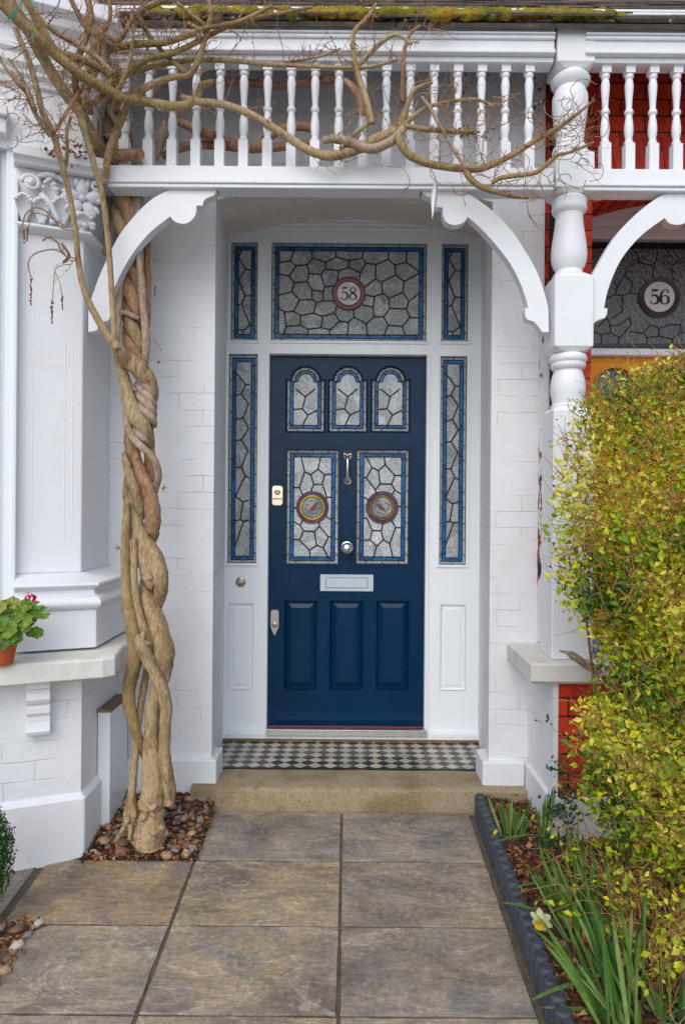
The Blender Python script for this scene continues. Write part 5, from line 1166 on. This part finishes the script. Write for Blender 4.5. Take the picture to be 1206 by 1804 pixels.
# ================================================================== BEDS
def bump_bed(mb, x0, x1, d0, d1, lift, nx, nd, amp=.012, zfun=None):
    idx = {}
    for i in range(nx+1):
        for j in range(nd+1):
            x = x0+(x1-x0)*i/nx; d = d0+(d1-d0)*j/nd; idx[i, j] = len(mb.v)
            mb.v.append(Vector((x, d, (zfun(x, d) if zfun else gz(d)+lift)+amp*noise.noise(Vector((x*9, d*9, 0))))))
    for i in range(nx):
        for j in range(nd): mb.f.append((idx[i, j], idx[i+1, j], idx[i+1, j+1], idx[i, j+1])); mb.c.append(None)
def zl_bed(x, d): return gz(d)+.004+max(0, (d-2.72))*.11
def zr_bed(x, d): return gz(d)+.055+max(0, x-.8)*.05
mb = MB(); bump_bed(mb, -1.08, -.586, 2.684, 3.15, 0, 24, 22, .006, zl_bed); struct(mb.build('gravel_bed', M['soil'], smooth='all'))
mb = MB(); bump_bed(mb, .60, 3.2, .2, 3.15, 0, 60, 60, .02, zr_bed); struct(mb.build('garden_bed', M['soil'], smooth='all'))
mb = MB(); bump_bed(mb, -1.9, -1.02, 1.96, 2.34, 0, 20, 12, .008, lambda x, d: gz(d)-.006); struct(mb.build('corner_bed', M['soil'], smooth='all'))
mb = MB(); bump_bed(mb, -3.5, -1.745, -.5, 2.6, 0, 10, 10, .01, lambda x, d: gz(d)-.01); struct(mb.build('side_bed', M['soil'], smooth='all'))
# pebbles: individuals, a handful of meshes shared
rs = random.Random(31)
pm = [('grey rounded pebble in the vine bed', pebble_mat('grey_pebble', (.13, .13, .13), (.26, .255, .25))), ('tan rounded pebble in the vine bed', pebble_mat('tan_pebble', (.30, .19, .10), (.45, .31, .18))),
      ('brown rounded pebble in the vine bed', pebble_mat('brown_pebble', (.14, .07, .045), (.24, .13, .08))), ('pale rounded pebble in the vine bed', pebble_mat('pale_pebble', (.42, .38, .34), (.56, .52, .46)))]
protos = []
for ci, (lab, m_) in enumerate(pm):
    for k in range(3):
        mb = MB(); mb.ellipsoid(Vector((0, 0, 0)), (Vector((1.25, 0, 0)), Vector((0, .95, 0)), Vector((0, 0, .62))), 14, 10, rough=.35, seed=ci*3+k)
        o = mb.build('pebble', m_, None, smooth='all'); protos.append((o, lab, ci))
placed = []
used = set()
def pebble(x, d, r, ci, zf_, where):
    cand = [p for p in protos if p[2] == ci]; o, lab, _ = rs.choice(cand)
    if id(o) in used: o = o.copy(); COL.objects.link(o)
    else: used.add(id(o))
    o.location = (x, d, zf_(x, d)+r*.30); o.scale = (r, r*rs.uniform(.85, 1.1), r*rs.uniform(.85, 1.15)); o.rotation_euler = (rs.uniform(-.25, .25), rs.uniform(-.25, .25), rs.uniform(0, 6.3))
    o['label'] = lab if where == 'v' else lab.replace('in the vine bed', 'in the small bed by the box bush'); o['category'] = 'pebble'; o['group'] = ('pebbles in the vine bed' if where == 'v' else 'pebbles by the box bush')+', '+lab.split()[0]
tries = 0
while len(placed) < 150 and tries < 6000:
    tries += 1
    d = 2.70+abs(rs.gauss(0, .17)); x = rs.uniform(-1.03, -.605)
    if d > 3.08 or (d < 2.90 and x < -1.0): continue
    r = rs.uniform(.009, .021)*(1.0 if d > 2.80 else 1.30)
    if math.hypot(x+.80, d-2.77) < .09: continue
    if any(math.hypot(x-a, d-b) < (r+c)*1.0 for a, b, c in placed): continue
    placed.append((x, d, r)); pebble(x, d, r, rs.choices([0, 1, 2, 3], [.4, .24, .28, .08])[0], zl_bed, 'v')
pl2 = []; tries = 0
while len(pl2) < 15 and tries < 3000:
    tries += 1
    p = P(rs.uniform(-5, 52), 1630, 2.3); d = rs.uniform(2.10, 2.33); x = rs.uniform(-1.25, -1.03); r = rs.uniform(.010, .021)
    if any(math.hypot(x-a, d-b) < (r+c) for a, b, c in pl2): continue
    pl2.append((x, d, r)); pebble(x, d, r, rs.choices([0, 1, 2, 3], [.3, .4, .2, .1])[0], lambda x, d: gz(d)-.004, 'b')
for o, lab, ci in protos:
    if id(o) not in used: bpy.data.objects.remove(o)
# leaf litter and bark chips
def litter(name, label, n, fn, cols, s0, s1, seed, lift=.004):
    rs = random.Random(seed); mb = MB()
    for _ in range(n):
        x, d, z = fn(rs)
        c_ = rs.choice(cols); f = rs.uniform(.6, 1.25); c_ = tuple(v*f for v in c_)
        leaf_quad(mb, Vector((x, d, z+rs.uniform(.001, lift*3))), rs.uniform(s0, s1), Vector((rs.gauss(0, .45), rs.gauss(0, .45), 1)), rv(rs), c_, rs.uniform(.1, .5), rs.uniform(.3, .8))
    o = mb.build(name, M['dry'], None, fix=False); return tag(o, label, 'leaf litter', kind='stuff')
brn = [(.26, .10, .045), (.36, .15, .07), (.18, .065, .035), (.46, .26, .13), (.10, .045, .028)]
def f_l(rs):
    x, d = rs.uniform(-1.04, -.583), 2.682+.43*rs.random()**1.15; return x, d, zl_bed(x, d)
litter('leaf_litter', 'red brown leaf litter among pebbles at the vine foot', 1350, f_l, brn, .012, .032, 41)
def f_r(rs):
    d = rs.uniform(1.5, 3.1); x = .60+abs(rs.random()**1.2)*1.0; return x, d, zr_bed(x, d)
litter('leaf_litter', 'brown leaf litter covering the soil beside the edging', 6500, f_r, brn, .012, .034, 42)
def f_r2(rs):
    d = rs.uniform(1.6, 2.45); x = rs.uniform(.72, 1.4); return x, d, zr_bed(x, d)+.01
litter('fallen_leaves', 'larger curled tan leaves fallen under the hedge', 260, f_r2, [(.40, .20, .09), (.30, .13, .06), (.50, .32, .17), (.36, .15, .07)], .035, .075, 43, .01)
litter('leaf_litter', 'brown leaf scraps around the pebbles by the box bush', 520, lambda rs: (lambda x, d: (x, d, gz(d)-.004))(rs.uniform(-1.3, -1.03), rs.uniform(2.0, 2.34)), brn, .01, .028, 44)
# ================================================================== EDGING
mb = MB(); d = 3.045; rs = random.Random(8)
while d > 1.30:
    z = gz(d); r = .0245; h = .098+rs.uniform(-.003, .003); xx = .596+rs.uniform(-.0015, .0015)
    mb.lathe(xx, d-r, [(r, z-.06), (r, z+h-.010), (r*.90, z+h-.002), (r*.70, z+h+.002), (r*.66, z+h-.001), (.001, z+h-.002)], 16)
    d -= .0505
mb.rings([[Vector((.588, dd, gz(dd)-.06)), Vector((.612, dd, gz(dd)-.06)), Vector((.612, dd, gz(dd)+.070)), Vector((.588, dd, gz(dd)+.070))] for dd in (3.04, 1.3)])
e = mb.build('path_edging', M['edging'], None, smooth=True); tag(e, 'slate grey scalloped edging strip along the path', 'edging')
# ================================================================== PLANTS
def in_poly(x, z, poly_):
    c_ = False; j = len(poly_)-1
    for i in range(len(poly_)):
        xi, zi = poly_[i]; xj, zj = poly_[j]
        if (zi > z) != (zj > z) and x < (xj-xi)*(z-zi)/(zj-zi)+xi: c_ = not c_
        j = i
    return c_
def dist_poly(x, z, poly_):
    m_ = 9
    for i in range(len(poly_)):
        a_, b2_ = poly_[i], poly_[(i+1) % len(poly_)]; dx, dz = b2_[0]-a_[0], b2_[1]-a_[1]; t = max(0, min(1, ((x-a_[0])*dx+(z-a_[1])*dz)/(dx*dx+dz*dz+1e-9))); m_ = min(m_, math.hypot(x-a_[0]-t*dx, z-a_[1]-t*dz))
    return m_
HD = 2.32
hp = [(1215,628),(1150,645),(1095,660),(1055,685),(1015,705),(990,745),(980,790),(966,850),(958,910),(962,970),(976,1040),(995,1080),(1025,1105),(1045,1130),(1052,1170),(1030,1210),(1006,1250),(998,1310),(1008,1370),(1035,1430),(1070,1480),(1120,1510),(1215,1545)]
hpoly = [(P(x, y, HD).x, P(x, y, HD).z) for x, y in hp] + [(1.95, hpt) for hpt in (P(1215, 1545, HD).z, 1.95)]
hedge = thing('privet_hedge', 'big yellow green privet bush in front of the turned post', 'hedge')
rs = random.Random(77); hl = MB(); ht = MB(); hl2 = MB()
def hsample():
    while True:
        x = .68+.82*rs.random()**.85; z = rs.uniform(.05, 1.95)
        if in_poly(x, z, hpoly):
            dd = dist_poly(x, z, hpoly)
            if dd < .012: continue
            t = min(.34, .05+sqrt(dd*.5)*.75); return x, z, t, dd
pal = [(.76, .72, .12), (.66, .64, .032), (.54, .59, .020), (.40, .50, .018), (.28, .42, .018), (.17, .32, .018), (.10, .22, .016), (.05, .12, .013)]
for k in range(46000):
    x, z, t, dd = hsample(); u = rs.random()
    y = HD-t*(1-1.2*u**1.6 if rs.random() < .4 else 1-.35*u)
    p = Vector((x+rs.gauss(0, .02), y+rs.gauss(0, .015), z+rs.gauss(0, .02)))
    cl = noise.noise(p*5.0)  # painted deep shade: noise shifts whole leaf clumps to darker palette colours
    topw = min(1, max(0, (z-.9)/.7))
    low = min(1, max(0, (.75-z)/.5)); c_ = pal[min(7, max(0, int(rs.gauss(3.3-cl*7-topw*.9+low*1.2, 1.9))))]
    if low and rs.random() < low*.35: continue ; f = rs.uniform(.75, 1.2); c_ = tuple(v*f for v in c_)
    s = (.012+.024*rs.random()**1.7)*(1.0-.22*topw)*(1.5 if rs.random() < .07 else 1)
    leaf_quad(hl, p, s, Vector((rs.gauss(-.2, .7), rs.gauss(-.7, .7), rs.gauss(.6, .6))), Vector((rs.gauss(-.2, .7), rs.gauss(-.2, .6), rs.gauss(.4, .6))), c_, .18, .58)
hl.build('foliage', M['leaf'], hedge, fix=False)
for k in range(6200):
    x, z, t, dd = hsample(); y = HD-t*(rs.uniform(-.2, 1.12) if k % 2 else rs.uniform(.75, 1.12)); p = Vector((x, y, z)); l = rs.uniform(.04, .13)
    d = Vector((rs.gauss(-.35, .6), rs.gauss(-.35, .5), rs.gauss(.45, .55))).normalized(); m_ = p+d*l*.5+Vector((rs.gauss(0, .006), 0, rs.gauss(0, .006)))
    r = rs.uniform(.0009, .0021); tube(ht, [(*p, r), (*m_, r*.8), (*(p+d*l+Vector((0, 0, rs.gauss(.004, .008)))), r*.45)], 4, 0, 1)
for k in range(60):  # main woody stems from the ground
    x0_ = rs.uniform(1.0, 1.5); d0_ = HD+rs.uniform(-.12, .18); x, z, t, dd = hsample(); z0_ = zr_bed(x0_, d0_)
    tube(ht, [(x0_, d0_, z0_-.02, .008), (x0_*.6+x*.4, d0_, z0_*.6+z*.4, .006), (x0_*.25+x*.75, HD, z0_*.25+z*.75, .004), (x, HD-t*.6, z, .0015)], 5, .1, 4)
for k in range(620):  # loose arching growth spilling low over the bed
    x0_ = rs.uniform(.86, 1.45); d0_ = HD+rs.uniform(-.42, .12); z0_ = zr_bed(x0_, d0_); l = rs.uniform(.10, .34)
    dx, dy = rs.gauss(-.25, .5)*l, rs.gauss(-.2, .35)*l; p0 = Vector((x0_, d0_, z0_)); p1 = p0+Vector((dx*.5, dy*.5, l*.75)); p2 = p0+Vector((dx, dy, l*rs.uniform(.6, 1.0)))
    tube(ht, [(*p0, .0017), (*p1, .0013), (*p2, .0007)], 4, 0, 3)
    for q in range(rs.choice((0, 1, 3, 5))):
        t = rs.uniform(.3, 1); p = p0*(1-t)**2+p1*2*t*(1-t)+p2*t*t; c_ = pal[min(7, max(0, int(rs.gauss(3.0, 2))))]; leaf_quad(hl2, p, rs.uniform(.014, .032), Vector((rs.gauss(-.2, .7), rs.gauss(-.7, .7), rs.gauss(.6, .6))), rv(rs), c_, .18, .6)
hl2.build('low_foliage', M['leaf'], hedge, fix=False)
ht.build('branches', M['hedge_twig'], hedge, fix=False, smooth='all')
# daffodils
def blade(mb, base, d, ln, wd, droop, col, n=8, twist=0):
    d = Vector(d).normalized(); side = d.cross(Vector((0, -1, 0.15))); side = side.normalized() if side.length > .05 else Vector((1, 0, 0)); L_ = []; R_ = []; C_ = []; q = Vector(base); dd = d.copy()
    for k in range(n+1):
        t = k/n; w_ = wd*(.75+.25*sin(pi*t))*(1 if t < .8 else sqrt(max(0, 1-((t-.8)/.2)**2))*.97+.03); sd_ = side*cos(twist*t)+Vector((0, -1, 0))*sin(twist*t)
        L_.append(q-sd_*w_/2); R_.append(q+sd_*w_/2); C_.append(q+Vector((0, .0025, 0))); dd = (dd+Vector((d.x*.4*droop, d.y*.4*droop, -droop))*(2.2*t/n)).normalized(); q = q+dd*ln/n
    for k in range(n): mb.quad(L_[k], C_[k], C_[k+1], L_[k+1], col); mb.quad(C_[k], R_[k], R_[k+1], C_[k+1], col)
    return q
gcol = [(.10, .22, .035), (.065, .17, .035), (.16, .29, .05), (.05, .13, .03), (.24, .35, .11), (.13, .26, .06)]
daff = []
def clump(px, py, n, ln, spread, label, seed, lean=(0, 0), wd=.010, tilt=.9):
    rs = random.Random(seed); D = GD(py, .055, px); b0 = P(px, py, D); r = thing('daffodil_plant', label, 'daffodil', 'daffodil plants in the bed'); mb = MB()
    for k in range(n):
        bx_ = b0+Vector((rs.gauss(0, spread), rs.gauss(0, spread), -.01)); bx_.z = zr_bed(bx_.x, bx_.y)-.005
        d = Vector((rs.gauss(lean[0], .20)+(bx_.x-b0.x)*2.2, rs.gauss(lean[1], .16), tilt)); blade(mb, bx_, d, ln*rs.uniform(.6, 1.08), wd*rs.uniform(.75, 1.2), max(0, rs.gauss(.16, .22)), rs.choice(gcol), twist=rs.gauss(0, .4))
    mb.build('leaves', M['leaf'], r, fix=False, smooth='all'); return r, b0
clump(902, 1478, 14, .19, .018, 'small tuft of daffodil leaves nearest the stone step', 1)
clump(955, 1490, 7, .25, .010, 'few tall dark daffodil leaves against the white plinth', 2, wd=.011, tilt=1.4)
c3, b3 = clump(1028, 1640, 42, .29, .036, 'thick clump of upright daffodil leaves beside mid edging', 3, (-.16, .12), .0095)
c4, b4 = clump(1092, 1800, 38, .33, .040, 'largest daffodil clump at the bottom with the open flower', 4, (-.24, .10), .0105)
clump(1180, 1810, 10, .20, .03, 'sparse daffodil leaves in the bottom right corner', 5, (-.2, 0), .011)
clump(1010, 1530, 9, .16, .02, 'small daffodil tuft between ivy and big clump', 6)
# lying blades over the edging
mb = MB()
for (xa_, ya_, xb_, yb_, D, w_) in ((1025,1730,930,1765,1.93,.014), (1080,1790,950,1775,1.90,.013), (960,1610,880,1590,2.22,.010), (940,1470,860,1487,2.55,.008), (1105,1632,1030,1618,2.15,.010), (965,1555,905,1565,2.3,.009), (1120,1790,1060,1760,1.88,.012)):
    p, q = P(xa_, ya_, D), P(xb_, yb_, D-.03); m_ = (p+q)/2+Vector((0, 0, .015)); up = Vector((0, -.5, .85)); sd_ = (q-p).cross(Vector((0, -1, 0))).normalized()
    prev = None
    for k in range(9):
        t = k/8; c_ = p*(1-t)**2+m_*2*t*(1-t)+q*t*t; ww = w_*(sin(pi*(.12+.88*t))**.6 if t < 1 else .02)*.5; a_, b2_ = c_-sd_*ww, c_+sd_*ww
        if prev: mb.quad(prev[0], prev[1], b2_, a_, (.12, .24, .07))
        prev = (a_, b2_)
mb.build('flopped_leaves', M['leaf'], c4, fix=False)
# flower
def daffodil_flower(par, px, py, D, size, base_px, openf=True):
    c_ = P(px, py, D); b_0 = P(*base_px); mb = MB(); tube(mb, [(*b_0, .0035), (*((b_0+c_)/2+Vector((.02, 0, .02))), .003), (*(c_+Vector((.022, .008, .010))), .0028), (*(c_+Vector((.006, .004, .002))), .003)], 7, col=(.09, .17, .04)); st = mb.build('stalk', M['leaf'], par, smooth='all')
    ax = Vector((-.50, -.85, -.10)).normalized(); u = ax.orthogonal().normalized(); v = ax.cross(u); mb = MB()
    for k in range(6):
        an = k*pi/3; dr = u*cos(an)+v*sin(an); sd_ = ax.cross(dr); L_ = size*.62; wv_ = size*.19; R = []
        pts = [(0, .25), (.35, .85), (.65, 1), (.88, .6), (1, .04)]
        for (t, ww), (t2, w2) in zip(pts, pts[1:]): mb.quad(c_+dr*L_*t-sd_*wv_*ww-ax*.004*t, c_+dr*L_*t+sd_*wv_*ww-ax*.004*t, c_+dr*L_*t2+sd_*wv_*w2-ax*.006*t2, c_+dr*L_*t2-sd_*wv_*w2-ax*.006*t2, (.74, .76, .46))
    mb.build('petals', M['petal'], par, fix=False); mb = MB(); R = []
    for t, rr_ in ((0, .10), (.3, .14), (.65, .17), (.9, .22), (1, .25)): R.append([c_+ax*(size*.42*t)+(u*cos(2*pi*j/16)+v*sin(2*pi*j/16))*size*rr_*(1+.08*sin(j*2.6)*t) for j in range(16)])
    mb.rings(R, cap=False, col=(.75, .55, .03)); mb.build('trumpet', M['petal'], par, fix=False, smooth='all')
daffodil_flower(c4, 952, 1622, 2.12, .060, (1010, 1705, 2.05))
def bud(par, px, py, D, an, l=.035):
    c_ = P(px, py, D); ax = Vector((sin(an), 0, cos(an))); s_ = ax.cross(Vector((0, -1, 0))); mb = MB(); mb.ellipsoid(c_, (s_*.007, Vector((0, .007, 0)), ax*l*.5), 8, 8, col=(.62, .58, .03)); mb.build('bud', M['petal'], par, smooth='all')
bud(c3, 990, 1590, 2.2, 1.1); bud(c4, 1057, 1657, 2.05, .1, .05); bud(c3, 1068, 1545, 2.35, 1.3, .04); bud(c3, 1078, 1556, 2.34, 1.0, .03); bud(c3, 872, 1466, 2.62, .6, .025); bud(c3, 938, 1440, 2.66, .4, .025)
# ivy ground cover
rs = random.Random(9); mb = MB()
for (x, y, n_, s) in ((975,1470,90,14),(985,1420,70,20),(1000,1440,60,25),(1110,1560,80,35),(1165,1700,110,40),(1000,1600,40,40),(1190,1620,60,30),(1060,1530,50,25),(940,1640,30,12),(1185,1780,40,20),(985,1350,34,14),(1000,1385,40,18),(958,1270,5,6)):
    for _ in range(n_):
        px_, py_ = x+rs.gauss(0, s), y+rs.gauss(0, s*.7); wall_ = y < 1460
        D = (DPi-.03-rs.uniform(0, .05)) if wall_ else min(GD(py_, .09, px_), 2.7); p = P(px_, py_, D)
        if p.x < .63: continue
        if not wall_: p.z = zr_bed(p.x, p.y)+rs.uniform(.01, .05)
        c_ = rs.choice([(.05, .11, .03), (.07, .14, .04), (.035, .08, .025), (.10, .18, .06)]); nrm = Vector((rs.gauss(0, .4), rs.gauss(-.6, .3), 1 if not wall_ else rs.gauss(.2, .4))); up = rv(rs)
        for a_ in (-.8, 0, .8):
            leaf_quad(mb, p, rs.uniform(.008, .016), nrm, Matrix.Rotation(a_, 3, nrm.normalized()) @ (up-nrm*up.dot(nrm)/nrm.length_squared), c_, .1, .75)
iv = mb.build('ivy', M['leaf'], None, fix=False); tag(iv, 'dark green ivy creeping over the bed and pier foot', 'ivy', kind='stuff')
# low thin stems in the bed
mb = MB()
for k in range(260):
    x = rs.uniform(.66, 1.35); d = rs.uniform(1.65, 2.9); z = zr_bed(x, d); l = rs.uniform(.05, .22); v_ = Vector((rs.gauss(0, .6), rs.gauss(0, .3), abs(rs.gauss(.5, .4)))).normalized()*l
    if x < .8 and l > .1: continue
    p = Vector((x, d, z)); tube(mb, [(*p, .0014), (*(p+v_*.5+Vector((0, 0, .01))), .0012), (*(p+v_), .0006)], 4, 0, 2)
tg = mb.build('fallen_twigs', M['hedge_twig'], None, fix=False); tag(tg, 'thin dry stems scattered under the privet bush', 'twigs', kind='stuff')
# broken branch resting on the coping, bowl
mb = MB(); tube(mb, V([(984,1146,1.6),(998,1150,3),(1006,1154,6.5),(1030,1170,7),(1055,1186,7)], (2.66, 2.62)), 12, .15, 4, .05); o = mb.build('cut_branch', M['bark_grey'], None, smooth='all'); tag(o, 'cut grey branch poking across the pier coping', 'branch')
bw = P(1042, 1148, 2.95); mb = MB(); mb.lathe(bw.x, 2.93, [(.022, .7505), (.026, .756), (.045, .785), (.055, .815), (.052, .816), (.042, .788), (.02, .765), (.002, .763)], 24)
o = mb.build('bowl', mat('blue_white_china', (.35, .42, .62), .25), None, smooth=True); tag(o, 'small blue and white china bowl on the coping', 'bowl')
# box bush at left edge
rs = random.Random(15); bb = thing('box_bush', 'small clipped dark green box bush at the left edge', 'bush'); mb = MB(); bc_ = P(-46, 1508, 2.28); 
for k in range(9000):
    v_ = rv(rs).normalized(); hh = v_.z; r = .125*(1-.05*hh)*(1+.12*noise.noise(v_*3))*rs.uniform(.72, 1.03); p = bc_+Vector((v_.x*r, v_.y*r, v_.z*r*1.45))
    f = rs.uniform(.6, 1.4); leaf_quad(mb, p, rs.uniform(.008, .014), v_+rv(rs)*.5, rv(rs), (.035*f, .12*f, .018*f), .1, .65)
mb.build('foliage', M['leaf'], bb, fix=False)
mb = MB(); tube(mb, [(bc_.x, bc_.y, gz(2.28)-.02, .012), (bc_.x, bc_.y, bc_.z-.1, .011), (bc_.x+.01, bc_.y, bc_.z+.05, .006)], 8); mb.build('stem', M['bark_tan'], bb, smooth='all')
# geranium
rs = random.Random(19); ger = thing('potted_geranium', 'potted geranium with a pink bloom on the bay sill', 'potted plant')
gx = P(4, 1166, 2.50); zb_ = .781; gc = Vector((gx.x, 2.50, 0))
mb = MB(); s = .95; mb.lathe(gc.x, gc.y, [(.038*s, zb_), (.040*s, zb_+.004), (.056*s, zb_+.085), (.062*s, zb_+.087), (.064*s, zb_+.112), (.058*s, zb_+.113), (.054*s, zb_+.096), (.01, zb_+.094)], 32); mb.build('pot', M['terracotta'], ger, smooth=True)
mb = MB(); mb.lathe(gc.x, gc.y, [(.054*s, zb_+.097), (.03, zb_+.101), (.002, zb_+.102)], 20); mb.build('potting_soil', M['soil'], ger)
lf = MB(); stg = MB()
def gleaf(c_, r, nrm, col):
    nrm = nrm.normalized(); u = nrm.orthogonal().normalized(); v_ = nrm.cross(u); n_ = 20; ring = []
    for j in range(n_):
        a_ = .35+(2*pi-.7)*j/(n_-1); rr_ = r*(.88+.12*abs(cos(a_*3.2)))*(1+.04*(-1)**j); ring.append(c_+u*rr_*cos(a_)+v_*rr_*sin(a_)+nrm*(.10*r*sin(a_*5)+.12*r))
    i = len(lf.v); lf.v += [c_]+ring
    for j in range(n_-1): lf.f.append((i, i+1+j, i+2+j)); lf.c.append(col)
for k in range(64):
    a_ = rs.uniform(0, 2*pi); el = rs.uniform(-.35, 1.3); R_ = rs.uniform(.07, .145); p = Vector((gc.x+.01+cos(a_)*cos(el)*R_*1.05, gc.y+sin(a_)*cos(el)*R_*.8-.02, zb_+.105+sin(el)*R_*.95+.025))
    c_ = rs.choice([(.16, .30, .03), (.10, .22, .025), (.22, .36, .04), (.07, .16, .02), (.32, .34, .06), (.14, .28, .03)]); gleaf(p, rs.uniform(.020, .036), Vector((cos(a_)*.4+.1, -.8+sin(a_)*.3, .7)), c_)
    tube(stg, [(gc.x+rs.gauss(0, .012), gc.y+rs.gauss(0, .012), zb_+.10, .0022), (*((Vector((gc.x, gc.y, zb_+.12))+p)/2), .0018), (*p, .0012)], 5, 0, 3, col=(.22, .22, .06))
lf.build('leaves', M['leaf'], ger, fix=False); stg.build('stems', M['leaf'], ger)
fl = MB(); fc = P(53, 1052, 2.45)
for k in range(26):
    v_ = rv(rs).normalized(); c_ = fc+Vector((v_.x*.018, v_.y*.014, v_.z*.012))
    leaf_quad(fl, c_, rs.uniform(.010, .016), v_+Vector((0, -.5, .3)), rv(rs), rs.choice([(.70, .02, .12), (.78, .04, .18), (.55, .01, .09)]), .1, .9)
fl.build('bloom', M['petal'], ger, fix=False)
mb = MB(); tube(mb, [(gc.x+.02, gc.y, zb_+.14, .002), (*((Vector((gc.x+.02, gc.y, zb_+.16))+fc)/2+Vector((0, 0, .02))), .0016), (*fc, .0014)], 5, 0, 4); mb.build('flower_stalk', M['bark_green'], ger, smooth='all')
